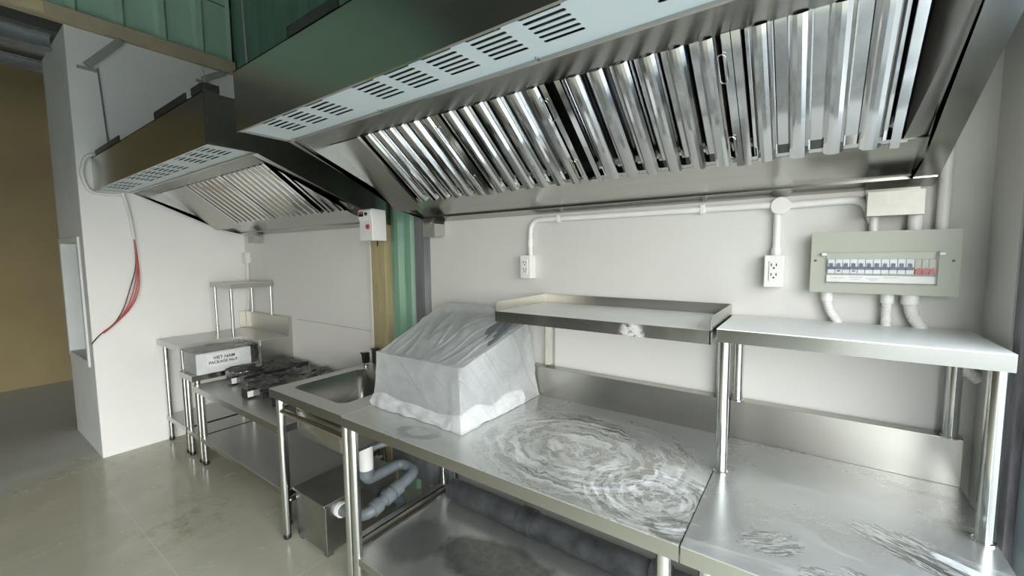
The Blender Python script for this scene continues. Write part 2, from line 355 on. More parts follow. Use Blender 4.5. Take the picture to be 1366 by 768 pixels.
# ------------------------------------------------------------------ mesh helpers
class MB:
    def __init__(s):
        s.v, s.f = [], []

    def add(s, vs, fs):
        b = len(s.v); s.v += [Vector(p) for p in vs]; s.f += [[b + i for i in f] for f in fs]
        return s

    def box(s, x0, x1, y0, y1, z0, z1):
        return s.add([(x0, y0, z0), (x1, y0, z0), (x1, y1, z0), (x0, y1, z0), (x0, y0, z1), (x1, y0, z1), (x1, y1, z1), (x0, y1, z1)],
                     [(0, 3, 2, 1), (4, 5, 6, 7), (0, 1, 5, 4), (1, 2, 6, 5), (2, 3, 7, 6), (3, 0, 4, 7)])

    def prism(s, poly, axis, a, b):
        """poly: 2D points in the two other axes (x:(y,z), y:(x,z), z:(x,y))"""
        def P(q, t):
            return {'x': (t, q[0], q[1]), 'y': (q[0], t, q[1]), 'z': (q[0], q[1], t)}[axis]
        n = len(poly)
        return s.add([P(q, a) for q in poly] + [P(q, b) for q in poly],
                     [tuple(range(n))[::-1], tuple(range(n, 2 * n))] + [(i, (i + 1) % n, n + (i + 1) % n, n + i) for i in range(n)])

    def tube(s, pts, r, n=14, caps=True, ring=None):
        pts = [Vector(p) for p in pts]
        rs = r if isinstance(r, (list, tuple)) else [r] * len(pts)
        T = []
        for i in range(len(pts)):
            a = pts[max(i - 1, 0)]; b = pts[min(i + 1, len(pts) - 1)]; T.append((b - a).normalized())
        ref = Vector((0, 0, 1)) if abs(T[0].z) < 0.9 else Vector((1, 0, 0))
        u = T[0].cross(ref).normalized(); vs = []
        for i, p in enumerate(pts):
            u = (u - T[i] * u.dot(T[i])).normalized(); w = T[i].cross(u)
            for k in range(n):
                a = 2 * math.pi * k / n
                vs.append(p + (u * math.cos(a) + w * math.sin(a)) * rs[i])
        fs = []
        for i in range(len(pts) - 1):
            for k in range(n):
                fs.append((i * n + k, i * n + (k + 1) % n, (i + 1) * n + (k + 1) % n, (i + 1) * n + k))
        if caps:
            fs.append(tuple(range(n))[::-1]); fs.append(tuple(range((len(pts) - 1) * n, len(pts) * n)))
        return s.add(vs, fs)

    def lathe(s, prof, c, axis='z', n=20):
        vs, fs = [], []
        for (r, h) in prof:
            for k in range(n):
                a = 2 * math.pi * k / n; x, y = r * math.cos(a), r * math.sin(a)
                q = {'z': (x, y, h), 'y': (x, h, y), 'x': (h, x, y)}[axis]
                vs.append(Vector(c) + Vector(q))
        m = len(prof)
        for i in range(m - 1):
            for k in range(n):
                fs.append((i * n + k, i * n + (k + 1) % n, (i + 1) * n + (k + 1) % n, (i + 1) * n + k))
        fs.append(tuple(range(n))[::-1]); fs.append(tuple(range((m - 1) * n, m * n)))
        return s.add(vs, fs)

    def torus(s, c, R, r, n=28, m=8):
        pts = [(c[0] + R * math.cos(2 * math.pi * i / n), c[1] + R * math.sin(2 * math.pi * i / n), c[2]) for i in range(n + 1)]
        return s.tube(pts, r, m, False)

    def quad(s, a, b, c, d):
        return s.add([a, b, c, d], [(0, 1, 2, 3)])

    def build(s, name, m, parent=None, bevel=0.0, smooth=False, solid=0.0, seg=2):
        org = Vector(parent['_o']) if parent is not None else None
        if org is None:
            xs = [p.x for p in s.v]; ys = [p.y for p in s.v]; zs = [p.z for p in s.v]
            org = Vector(((min(xs) + max(xs)) / 2, (min(ys) + max(ys)) / 2, min(zs)))
        me = bpy.data.meshes.new(name)
        me.from_pydata([tuple(p - org) for p in s.v], [], s.f); me.validate()
        bm = bmesh.new(); bm.from_mesh(me)
        bmesh.ops.recalc_face_normals(bm, faces=bm.faces); bm.to_mesh(me); bm.free()
        me.materials.append(m)
        o = bpy.data.objects.new(name, me); COL.objects.link(o)
        if smooth:
            for q in me.polygons: q.use_smooth = True
            try: me.set_sharp_from_angle(angle=math.radians(40))
            except Exception: pass
        if parent is not None: o.parent = parent
        else: o.location = org
        o['_o'] = tuple(org)
        if solid:
            k = o.modifiers.new('thickness', 'SOLIDIFY'); k.thickness = solid; k.offset = 0
        if bevel:
            k = o.modifiers.new('edge', 'BEVEL'); k.width = bevel; k.segments = seg; k.limit_method = 'ANGLE'
        return o


def thing(name, label, cat, loc, group=None):
    o = bpy.data.objects.new(name, None); COL.objects.link(o); o.location = loc; o['_o'] = tuple(loc)
    o.empty_display_size = 0.1
    o['label'] = label; o['category'] = cat
    if group: o['group'] = group
    return o


def tag(o, label, cat, group=None):
    o['label'] = label; o['category'] = cat
    if group: o['group'] = group
    return o


def struct(o):
    o['kind'] = 'structure'; return o


def bend(pts, r, n=6):
    """round the corners of a polyline"""
    pts = [Vector(p) for p in pts]; out = [pts[0]]
    for i in range(1, len(pts) - 1):
        a = (pts[i - 1] - pts[i]); b = (pts[i + 1] - pts[i])
        d = min(r, a.length * 0.49, b.length * 0.49)
        A = pts[i] + a.normalized() * d; B = pts[i] + b.normalized() * d
        for k in range(n + 1):
            t = k / n; out.append(A * (1 - t) ** 2 + pts[i] * 2 * t * (1 - t) + B * t * t)
    out.append(pts[-1]); return out


YW = 1.68      # face of the back wall
XL = -4.17     # face of the left partition
XR = 0.39      # face of the short right return

# ------------------------------------------------------------------ the setting
struct(MB().box(-7.4, 0.62, -6, 2.2, -0.1, 0).build('floor', floor_mat()))
struct(MB().box(-40, 40, -40, 40, -0.14, -0.101).build('ground', plain('pale_yard_concrete', (0.20, 0.20, 0.19), 0.8, 0, 0.1, 1)))
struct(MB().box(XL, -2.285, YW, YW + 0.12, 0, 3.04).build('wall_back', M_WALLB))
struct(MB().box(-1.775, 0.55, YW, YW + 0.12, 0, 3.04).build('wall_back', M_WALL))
struct(MB().box(-4.4, 0.6, YW + 0.12, YW + 0.2, 0, 4.6).build('wall_back', M_GREEN))  # unseen backing slab, added to keep light from leaking in
struct(MB().box(-3.30, -2.285, YW - 0.0015, YW + 0.001, 0.9645, 0.967).build('trim_1', M_GREYCOL))
# left partition: a face towards the kitchen and an end with a framed pass-through
mb = MB()
mb.box(-5.06, XL, 0.80, 1.9, 0, 3.04)
mb.box(-4.176, XL, 0.651, 0.80, 0, 3.04)
struct(mb.build('wall_left', wall_paint('white_partition_paint', (0.90, 0.90, 0.875))))  # white raised to stand in for more light on this face
mb = MB()
mb.box(-5.06, -4.98, 0.65, 0.80, 0, 3.04); mb.box(-4.34, -4.176, 0.65, 0.80, 0, 3.04)
mb.box(-4.98, -4.34, 0.65, 0.80, 0, 0.67); mb.box(-4.98, -4.34, 0.65, 0.80, 1.61, 3.04)
struct(mb.build('wall_left', M_ENDPAINT))
mb = MB()
mb.box(-5.02, -4.974, 0.638, 0.784, 0.66, 1.62); mb.box(-4.346, -4.30, 0.638, 0.784, 0.66, 1.62)
mb.box(-4.974, -4.346, 0.638, 0.784, 0.66, 0.70); mb.box(-4.974, -4.346, 0.638, 0.784, 1.58, 1.62)
wf = struct(mb.build('window_1', M_ENDPAINT, None, 0.004))
MB().box(-4.98, -4.34, 0.785, 0.798, 0.70, 1.58).build('shutter', M_FRAMEB, wf)


def ribbed(axis, a, b, c, z0, z1, pitch, depth, sgn):
    """trapezoid-ribbed sheet; ribs point by sgn along the other horizontal axis"""
    prof = []; t = a
    while t < b:
        for (dt, h) in ((0, 0), (pitch * 0.62, 0), (pitch * 0.70, depth), (pitch * 0.86, depth), (pitch * 0.94, 0)):
            if t + dt <= b: prof.append((t + dt, h))
        t += pitch
    prof.append((b, 0))
    vs, fs = [], []
    for (t, h) in prof:
        for z in (z0, z1):
            vs.append((c + sgn * h, t, z) if axis == 'y' else (t, c + sgn * h, z))
    for i in range(len(prof) - 1):
        fs.append((2 * i, 2 * i + 2, 2 * i + 3, 2 * i + 1))
    return MB().add(vs, fs)


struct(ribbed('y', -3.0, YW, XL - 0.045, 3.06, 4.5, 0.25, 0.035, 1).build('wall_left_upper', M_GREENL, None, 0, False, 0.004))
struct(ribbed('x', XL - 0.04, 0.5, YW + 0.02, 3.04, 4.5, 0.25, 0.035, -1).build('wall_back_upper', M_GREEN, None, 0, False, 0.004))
struct(MB().box(-4.36, -4.25, -6, 1.9, 3.04, 4.6).build('wall_left_upper', M_DARKWALL))
mb = MB()
mb.prism([(XL - 0.02, 3.04), (XL + 0.045, 3.04), (XL + 0.045, 3.055), (XL - 0.005, 3.055), (XL - 0.005, 3.135), (XL + 0.045, 3.135), (XL + 0.045, 3.15), (XL - 0.02, 3.15)], 'y', -6, YW)
struct(MB().box(XL - 0.02, XL + 0.035, -6, YW, 3.045, 3.14).build('trim_2', M_TAN))
# posts in the back wall between the two panels
mb = MB(); mb.box(-2.285, -2.145, YW - 0.03, YW + 0.1, 0, 3.04)
struct(mb.build('trim_3', M_OLIVE, None, 0.003))
struct(MB().box(XL + 0.034, XL + 0.038, 0.42, 0.56, 3.06, 3.13).build('trim_2', plain('pale_wood_patch', (0.75, 0.62, 0.38), 0.6)))
struct(MB().box(-2.30, -2.285, YW - 0.032, YW + 0.02, 0, 3.04).build('trim_4', M_WHITEPL))
prof = [(-2.145, 1.70), (-2.10, 1.70), (-2.085, 1.675), (-2.05, 1.675), (-2.035, 1.71), (-2.0, 1.71), (-1.985, 1.695), (-1.96, 1.695), (-1.93, 1.72)]
vs = [(x, y, z) for x, y in prof for z in (0, 3.04)]
struct(MB().add(vs, [(2 * i, 2 * i + 2, 2 * i + 3, 2 * i + 1) for i in range(len(prof) - 1)]).build('trim_5', M_GREENB, None, 0, False, 0.003))
struct(MB().prism([(-1.94, 1.78), (-1.93, 1.70), (-1.90, 1.675), (-1.82, 1.672), (-1.785, 1.69), (-1.775, 1.78)], 'z', 0, 3.04).build('trim_6', M_GREYCOL, None, 0.004))
# right return, door jamb and head over the opening
struct(MB().box(XR, 0.62, 1.475, 1.9, 0, 4.6).build('wall_right', M_WALL))
struct(MB().box(XR + 0.02, 0.60, -4.8, 1.475, 1.98, 4.6).build('wall_right', M_PLASTER))
struct(MB().box(XR + 0.004, 0.60, 1.43, 1.475, 0, 1.98).build('door_1', M_FRAME, None, 0.003))
struct(MB().box(XR + 0.02, 0.56, 1.35, 1.43, 0, 1.98).build('door_1', M_FRAMEB, None, 0.003))
struct(MB().box(XR + 0.02, 0.60, -6.0, -4.8, 0, 4.6).build('wall_right', M_PLASTER))
# the room behind the camera
struct(MB().box(-7.4, -4.0, -5.3, -5.2, 0, 4.6).build('wall_front', M_DARKWALL))
struct(MB().box(-4.0, 0.6, -5.3, -5.2, 0, 4.6).build('wall_front', M_DARKWALL))
struct(MB().box(-4.4, 0.7, -6, 1.9, 4.5, 4.6).build('ceiling', M_ROOF))
# neighbouring room seen past the partition
struct(MB().box(-7.35, -7.2, -6, 2.2, 0, 4.2).build('wall_far', M_FARWALL))
struct(MB().box(-7.2, -7.193, -6, 2.2, 2.365, 2.39).build('trim_7', M_FARWALL))
struct(MB().box(-7.2, -5.0, 2.1, 2.2, 0, 4.2).build('wall_far', M_FARWALL))
vs, fs = [], []
k = 0; x = -7.2; prof = []
while x < -4.3:
    prof += [(x, 3.62), (x + 0.16, 3.62), (x + 0.18, 3.58), (x + 0.22, 3.58), (x + 0.24, 3.62)]; x += 0.25
for (x, z) in prof:
    vs += [(x, -6, z), (x, 2.2, z)]
struct(MB().add(vs, [(2 * i, 2 * i + 2, 2 * i + 3, 2 * i + 1) for i in range(len(prof) - 1)]).build('ceiling', M_ROOF, None, 0, False, 0.004))
for (px, pz, y1) in ((-4.62, 2.985, 0.645), (-5.75, 3.30, 2.1), (-6.5, 3.36, 2.1)):
    mb = MB(); mb.prism([(px - 0.03, pz), (px + 0.03, pz), (px + 0.03, pz + 0.012), (px - 0.018, pz + 0.012), (px - 0.018, pz + 0.10), (px + 0.03, pz + 0.10), (px + 0.03, pz + 0.112), (px - 0.03, pz + 0.112)], 'y', -3.1, y1)
    struct(mb.build('trim_8', M_GALV))


# ------------------------------------------------------------------ extraction hoods
def hood(x0, x1, filters, label, brackets):
    YF, ZF, ZT, YP = 0.727, 1.945, 2.165, 0.926
    ZB = 1.652
    t = thing('extraction_hood', label, 'range hood', (x0, YF, ZB))
    sl = lambda y: ZF + (y - YP) * (ZB - ZF) / (YW - YP)
    # shell
    mb = MB(); mb.box(x0, x1, YF, YF + 0.004, ZF - 0.004, ZT)
    mb.build('front_panel', M_HOOD, t)
    mb = MB(); mb.box(x0, x1, YF, YW, ZT - 0.004, ZT); mb.build('top_panel', M_HOOD, t)
    for xa, sgn in ((x0, 1), (x1 - 0.003, -1)):
        mb = MB(); mb.prism([(YF + 0.003, ZF), (YP, ZF), (YW, ZB), (YW, ZT - 0.003), (YF + 0.003, ZT - 0.003)], 'x', xa, xa + 0.003)
        xi = xa + 0.003 if sgn > 0 else xa
        xb = xi + sgn * (0.032 if sgn > 0 else 0.055)
        lo, hi = min(xi, xb), max(xi, xb)
        mb.prism([(YP, ZF), (YW - 0.01, sl(YW - 0.01)), (YW - 0.01, sl(YW - 0.01) + 0.003), (YP, ZF + 0.003)], 'x', lo, hi)
        lo, hi = (xb - 0.003, xb) if sgn > 0 else (xb, xb + 0.003)
        mb.prism([(YP, ZF), (YW - 0.01, sl(YW - 0.01)), (YW - 0.01, sl(YW - 0.01) + 0.02), (1.47, 1.70), (1.10, 1.97), (YP, ZF + 0.012)], 'x', lo, hi)
        mb.build('side_panel', M_HOOD, t)
    # white slotted panel with real slots
    MB().box(x0 + 0.016, x1 - 0.016, YF + 0.018, YP - 0.008, ZF + 0.016, ZF + 0.15).build('plenum_shade_box', M_BLACK, t)  # black block added behind the slots so they stay dark
    starts = [0.152, 0.296, 0.449, 0.705, 0.85, 0.998, 1.146, 1.293, 1.55, 1.70, 1.845]
    xs = [x0 + 0.012]; holes = []
    for s_ in starts:
        xs += [x0 + s_, x0 + s_ + 0.104]; holes.append(x0 + s_)
    xs.append(x1 - 0.012)
    ys = [YF + 0.012]; hy = []
    for i in range(6):
        y = 0.752 + i * 0.0218; ys += [y - 0.0058, y + 0.0058]; hy.append(y)
    ys.append(YP - 0.004)
    mb = MB(); zp = ZF + 0.006
    for i in range(len(xs) - 1):
        for j in range(len(ys) - 1):
            if i % 2 == 1 and j % 2 == 1:
                a, b, c, d = xs[i], xs[i + 1], ys[j], ys[j + 1]; q = 0.0045
                m_ = (c + d) / 2
                for (ex, sg) in ((a, 1), (b, -1)):
                    mb.add([(ex, c, zp), (ex + sg * q, c, zp), (ex + sg * 0.0015, c + 0.002, zp), (ex, m_, zp)], [(0, 1, 2, 3)])
                    mb.add([(ex, d, zp), (ex + sg * q, d, zp), (ex + sg * 0.0015, d - 0.002, zp), (ex, m_, zp)], [(0, 1, 2, 3)])
                continue
            mb.quad((xs[i], ys[j], zp), (xs[i + 1], ys[j], zp), (xs[i + 1], ys[j + 1], zp), (xs[i], ys[j + 1], zp))
    lp = mb.build('slotted_panel', M_WHITEMETAL, t, 0, False, 0.0015)
    lp['label'] = 'white slotted panel under the front of the hood'
    for sx_ in (0.06, 0.62, 1.24, 1.98):
        for yy in (YP - 0.012, YF + 0.017):
            MB().lathe([(0.001, -0.004), (0.005, -0.003), (0.006, 0.0)], (x0 + sx_, yy, zp - 0.0005), 'z', 8).build('screw', M_GALV, lp, 0, True)
    
    mb = MB()
    mb.box(x0 + 0.003, x1 - 0.003, YF + 0.004, YF + 0.016, ZF, ZF + 0.012)
    mb.box(x0 + 0.003, x0 + 0.014, YF + 0.016, YP, ZF, ZF + 0.012); mb.box(x1 - 0.014, x1 - 0.003, YF + 0.016, YP, ZF, ZF + 0.012)
    mb.box(x0 + 0.003, x1 - 0.003, YP - 0.006, YP + 0.004, ZF - 0.002, ZF + 0.014)
    mb.build('panel_frame', M_HOOD, t)
    # rail plate in front of the filters, end sheets, filters, rear tray
    P1, P2 = (1.10, 1.968), (1.42, 1.722)
    fx0, fx1 = filters[0][0], filters[-1][1]
    xa, xb = x0 + 0.035, x1 - 0.058
    mb = MB(); mb.prism([(YP + 0.004, ZF + 0.004), (P1[0] + 0.01, P1[1]), (P1[0] + 0.01, P1[1] + 0.004), (YP + 0.004, ZF + 0.010)], 'x', xa, xb)
    mb.build('filter_rail', M_HOOD, t)
    mb = MB()
    zt2 = lambda y: sl(y) + 0.02
    yt = P2[0] + 0.035
    zl = sl(yt) + 0.004
    mb.prism([(yt, P2[1] + 0.016), (yt, zl), (yt + 0.003, zl), (yt + 0.003, P2[1] + 0.016)], 'x', fx0 - 0.02, fx1 + 0.02)
    mb.prism([(yt, zl), (YW - 0.05, sl(YW - 0.05) + 0.004), (YW - 0.05, sl(YW - 0.05) - 0.004), (YW - 0.002, ZB - 0.004), (YW - 0.002, ZB + 0.05), (YW - 0.006, ZB + 0.05), (YW - 0.006, ZB + 0.004), (YW - 0.045, sl(YW - 0.045) + 0.004), (yt, zl + 0.004)], 'x', x0 + 0.004, x1 - 0.004)
    mb.build('grease_tray', M_HOOD, t)
    pz = lambda y: P1[1] + (y - P1[0]) * (P2[1] - P1[1]) / (P2[0] - P1[0])
    mb = MB(); e1 = fx1 + 0.012
    mb.quad((xb + 0.001, YP + 0.02, ZF + 0.004), (e1, P1[0] + 0.005, P1[1] + 0.05), (e1, yt, pz(yt) + 0.05), (xb + 0.001, YW - 0.06, sl(YW - 0.06) + 0.012))
    mb.build('end_sheet', M_ENDSHEET, t, 0, False, 0.002)
    for (e0, e1) in ((xa, fx0),):
        xm = e0 + (e1 - e0) * 0.45
        mb = MB()
        for (u, v_) in ((e0, xm - (xm - e0) * 0.008), (xm, e1)):
            mb.quad((u, P1[0] + 0.005, pz(P1[0]) - 0.003), (v_, P1[0] + 0.005, pz(P1[0]) - 0.003), (v_, yt, pz(yt) - 0.003), (u, yt, pz(yt) - 0.003))
        mb.build('end_sheet', M_ENDSHEET, t, 0, False, 0.002)
    dv = Vector((0, P2[0] - P1[0], P2[1] - P1[1])); L = dv.length; dv.normalize(); nv = Vector((0, dv.z, -dv.y))
    o1 = Vector((0, P1[0], P1[1]))
    F = lambda x, s_, h: Vector((x, 0, 0)) + o1 + dv * s_ + nv * h

    def ext(mb, prof, s0, s1):
        n_ = len(prof)
        mb.add([F(x, s0, h) for x, h in prof] + [F(x, s1, h) for x, h in prof],
               [tuple(range(n_))[::-1], tuple(range(n_, 2 * n_))] + [(i, (i + 1) % n_, n_ + (i + 1) % n_, n_ + i) for i in range(n_)])

    def chan(mb, xc, w, top, h0, h1, s0, s1):
        e = 0.0012
        q = [(-w, h0), (-w * 0.86, h0 + (h1 - h0) * 0.62), (-top, h1 - 0.0015), (-top * 0.35, h1), (top * 0.35, h1), (top, h1 - 0.0015), (w * 0.86, h0 + (h1 - h0) * 0.62), (w, h0)]
        ext(mb, [(xc + x, h) for x, h in q] + [(xc + x * 0.95, h - e) for x, h in q[::-1]], s0, s1)
    mb = MB(); ext(mb, [(fx0 - 0.03, -0.075), (fx1 + 0.03, -0.075), (fx1 + 0.03, -0.079), (fx0 - 0.03, -0.079)], -0.02, L + 0.03); mb.build('cavity_shade_sheet', M_BLACK, t)  # black sheet put in for the shade behind the filters
    for (a, b) in filters:
        mb = MB()
        # frame
        for (u, v_) in ((a, a + 0.018), (b - 0.018, b)):
            ext(mb, [(u, 0.004), (v_, 0.004), (v_, -0.04), (u, -0.04)], 0.0, L)
        for (s0, s1) in ((0.0, 0.012), (L - 0.012, L)):
            ext(mb, [(a, -0.016), (b, -0.016), (b, -0.04), (a, -0.04)], s0, s1)
        fl = mb.build('baffle_filter', M_BAFFLE, t)
        w = b - a - 0.036; n_ = max(2, round(w / 0.074)); pt = w / n_
        for i in range(n_):
            xc = a + 0.018 + pt * (i + 0.5)
            chan(mb2 := MB(), xc, 0.0245, 0.0135, -0.020, 0.004, 0.004, L - 0.004)
            if i == 0: allb = mb2
            else: allb.add(mb2.v, mb2.f)
        for i in range(n_ + 1):
            xc = a + 0.018 + pt * i
            lo = max(xc - 0.023, a + 0.016); hi = min(xc + 0.023, b - 0.016)
            e = 0.0012
            ext(allb, [(lo, -0.021), (lo + 0.006, -0.034), (hi - 0.006, -0.034), (hi, -0.021), (hi, -0.0222), (hi - 0.006 - e, -0.0355), (lo + 0.006 + e, -0.0355), (lo, -0.0222)], 0.004, L - 0.004)
        allb.build('baffles', M_BAFFLE, fl)
        # wire drop handles at the foot and the head of the right rail
        for sc in ((L - 0.075, 0.085) if b - a > 0.4 else ()):
            pts = []
            for k in range(25):
                an = 2 * math.pi * k / 24
                pts.append(F(b - 0.022 + 0.009 * math.cos(an), sc + (0.03 if math.sin(an) > 0 else -0.03) + 0.008 * math.sin(an), 0.008 + 0.002 * math.cos(an)))
            MB().tube(pts, 0.0016, 6, False).build('handle', M_CHROME, fl, 0, True)
    # hanging brackets on the top front edge
    for bx in brackets:
        mb = MB(); mb.box(x0 + bx[0], x0 + bx[1], YF - 0.004, YF + 0.05, ZT, ZT + 0.006); mb.box(x0 + bx[0], x0 + bx[1], YF - 0.004, YF + 0.002, ZT + 0.006, ZT + 0.032)
        mb.build('hanging_bracket', M_DARKSTEEL, t)
    return t


hood(-1.813, 0.277, [(-1.585, -1.125), (-1.123, -0.663), (-0.63, -0.172), (-0.170, 0.165)],
     'large stainless extraction hood nearest the camera, over the two dusty worktops', [(0.415, 0.70), (0.76, 1.0), (1.5, 1.8)])
hood(-4.163, -2.118, [(-3.62, -3.03), (-3.028, -2.43), (-2.375, -2.185)],
     'farther stainless extraction hood in the left corner over the low bench', [(0.15, 0.75), (1.42, 1.86), (1.93, 2.04)])

# hanging rods of the hoods
tag(MB().tube([(-1.77, 0.76, 2.165), (-1.80, 0.76, 2.9), (-1.83, 0.765, 4.5)], 0.0035, 6).build('hanging_rod', M_GALV, None, 0, True), 'thin steel rod holding the left front corner of the nearer hood', 'rod')
t = thing('hanging_cable', 'pale cable from the right front corner of the farther hood to the tan beam', 'cable', (-2.135, 0.745, 2.16))
MB().tube([(-2.135, 0.745, 2.165), (-2.145, 0.75, 2.20), (-4.14, 1.435, 3.03)], 0.003, 6).build('strand', M_PVC, t, 0, True)
MB().box(-2.19, -2.11, 0.728, 0.79, 2.166, 2.20).build('clamp', M_DARKSTEEL, t, 0.003)

# braces and wall cable on the left partition
for (ya, za, yb, zb, lab) in ((0.745, 2.80, 0.935, 3.035, 'short grey brace on the left wall above the dangling cable'), (1.44, 2.93, 1.60, 3.035, 'short grey brace under the tan beam beside the nearer hood corner')):
    t = thing('wall_brace', lab, 'brace', (XL, ya, za))
    d = Vector((0, yb - ya, zb - za)).normalized(); w = Vector((0, -d.z, d.y)) * 0.022
    A, B = Vector((XL, ya, za)), Vector((XL, yb, zb))
    mb = MB(); vs = []
    for P in (A, B):
        for dx in (0.001, 0.03):
            for s_ in (-1, 1): vs.append(P + w * s_ + Vector((dx, 0, 0)))
    mb.add(vs, [(0, 1, 3, 2), (4, 6, 7, 5), (0, 4, 5, 1), (2, 3, 7, 6), (0, 2, 6, 4), (1, 5, 7, 3)]); mb.build('bar', M_BRACE, t)
    MB().box(XL + 0.001, XL + 0.02, ya - 0.05, ya + 0.05, za - 0.03, za - 0.012).build('foot_plate', M_BRACE, t)
tag(MB().tube(bend([(XL + 0.012, 0.80, 2.80), (XL + 0.012, 0.825, 2.22), (XL + 0.02, 0.80, 2.17)], 0.03), 0.0045, 8).build('wall_cable', M_GREYCOL, None, 0, True),
    'thin dark cable hanging down the left wall to the farther hood', 'cable')
tag(MB().tube(bend([(XL + 0.02, 0.80, 2.19), (XL + 0.02, 0.70, 2.19), (XL + 0.02, 0.665, 2.05), (XL + 0.02, 0.70, 1.925), (XL + 0.02, 0.78, 1.918), (XL + 0.02, 0.87, 1.925)], 0.05), 0.012, 10).build('flexible_conduit', M_PVC, None, 0, True),
    'pale flexible conduit looping round the left end of the farther hood', 'conduit')
t = thing('wire_bundle', 'pale conduit on the left wall with loose red and black wires', 'wires', (XL, 0.8, 0.85))
pts = bend([(XL + 0.02, 0.875, 1.94), (XL + 0.02, 0.905, 1.80), (XL + 0.02, 0.92, 1.60)], 0.1)
n_ = 60; pp = []; rr = []
for i in range(n_):
    k = i / (n_ - 1) * (len(pts) - 1); j = min(int(k), len(pts) - 2); pp.append(pts[j].lerp(pts[j + 1], k - j)); rr.append(0.0125 if i % 2 else 0.0105)
MB().tube(pp, rr, 10).build('conduit', M_PVC, t, 0, True)
for (mm, off, sw) in ((M_REDW, 0.0, 0.012), (M_REDW, 0.006, -0.022), (M_REDW, 0.003, -0.004), (M_BLACKPL, -0.006, -0.045)):
    k = [(XL + 0.02 + off, 0.92, 1.62), (XL + 0.02 + off, 0.932 + sw * 0.2, 1.40), (XL + 0.022 + off, 0.915 + sw, 1.22), (XL + 0.022 + off, 0.86 + sw * 0.7, 1.08), (XL + 0.02 + off, 0.77, 0.975), (XL + 0.02 + off, 0.70 + off, 0.92)]
    if mm == M_BLACKPL: k.append((XL + 0.02, 0.64, 0.85))
    MB().tube(bend(k, 0.12), 0.0036, 8).build('wire', mm, t, 0, True)


# ------------------------------------------------------------------ tables
def leg(t, x, y, z0, z1, r=0.019, name='leg', foot=True, m=None):
    l_ = MB().tube([(x, y, z0 + (0.03 if foot else 0)), (x, y, z1)], r, 18).build(name, m or M_CHROME, t, 0, True)
    if foot:
        MB().lathe([(r * 0.75, 0.0), (r * 0.95, 0.004), (r * 0.98, 0.03), (r * 0.9, 0.032)], (x, y, z0), 'z', 14).build('foot', M_BLACKPL, l_, 0, True)
    return l_


def top_sheet(x0, x1, y0, y1, z, apron=0.04, left=True, right=True):
    mb = MB(); e = 0.003
    mb.box(x0, x1, y0, y0 + e, z - apron, z - e); mb.box(x0, x1, y1 - e, y1, z - apron, z - e)
    if left: mb.box(x0, x0 + e, y0 + e, y1 - e, z - apron, z - e)
    if right: mb.box(x1 - e, x1, y0 + e, y1 - e, z - apron, z - e)
    return mb, MB().box(x0, x1, y0, y1, z - e, z)


def sheet_top(t, name, m, *a, **k):
    ap, tp = top_sheet(*a, **k)
    tp.build(name, m, t); ap.build('apron', M_APRON, t)


# main worktop (left of the seam)
t = thing('work_table', 'dusty stainless worktop with wiped swirls, under the lipped wall shelf', 'work table', (-0.89, 1.3, 0))
sheet_top(t, 'worktop', M_TOP_SWIRL, -1.560, -0.2205, 0.953, 1.652, 0.80, 0.042)
mb = MB(); mb.prism([(1.644, 0.80), (1.652, 0.80), (1.652, 0.932), (1.672, 0.940), (1.672, 0.943), (1.644, 0.937)], 'x', -1.560, -0.2205)
mb.build('backsplash', M_STEEL, t, 0.001)
for (x, y) in ((-1.528, 0.985), (-0.262, 0.99), (-1.56 + 0.03, 1.60), (-0.262, 1.61)):
    leg(t, x, y, 0, 0.765)
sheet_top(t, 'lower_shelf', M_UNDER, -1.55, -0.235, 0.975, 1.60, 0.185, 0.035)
MB().box(-1.50, -0.28, 1.60, 1.635, 0.345, 0.38).build('rear_rail', M_STEEL, t, 0.002)

# right worktop
t = thing('work_table', 'dusty stainless worktop with boot prints, right of the seam by the doorway', 'work table', (0.075, 1.3, 0))
sheet_top(t, 'worktop', M_TOP_PRINT, -0.2165, 0.368, 0.953, 1.652, 0.80, 0.042)
mb = MB(); mb.prism([(1.644, 0.80), (1.652, 0.80), (1.652, 0.932), (1.672, 0.940), (1.672, 0.943), (1.644, 0.937)], 'x', -0.2165, 0.366)
mb.build('backsplash', M_STEEL, t, 0.001)
for (x, y) in ((-0.165, 0.99), (0.33, 0.99), (-0.165, 1.61), (0.33, 1.61)):
    leg(t, x, y, 0, 0.765)
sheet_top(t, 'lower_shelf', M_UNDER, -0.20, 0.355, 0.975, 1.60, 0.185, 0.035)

# shelf standing on the right worktop
t = thing('over_shelf', 'stainless shelf on four round legs standing on the right worktop', 'shelf', (0.075, 1.5, 0.8))
sheet_top(t, 'shelf_top', M_HEAVY, -0.218, 0.366, 1.335, 1.665, 1.243, 0.04)
for (x, y, z0) in ((-0.200, 1.362, 0.8), (0.347, 1.362, 0.8), (-0.195, 1.645, 0.94), (0.338, 1.645, 0.94)):
    leg(t, x, y, z0, 1.21, 0.0165, 'leg', False)
    MB().lathe([(0.021, 0.0), (0.021, 0.004), (0.017, 0.006)], (x, y, z0), 'z', 16).build('flange', M_CHROME, t, 0, True)

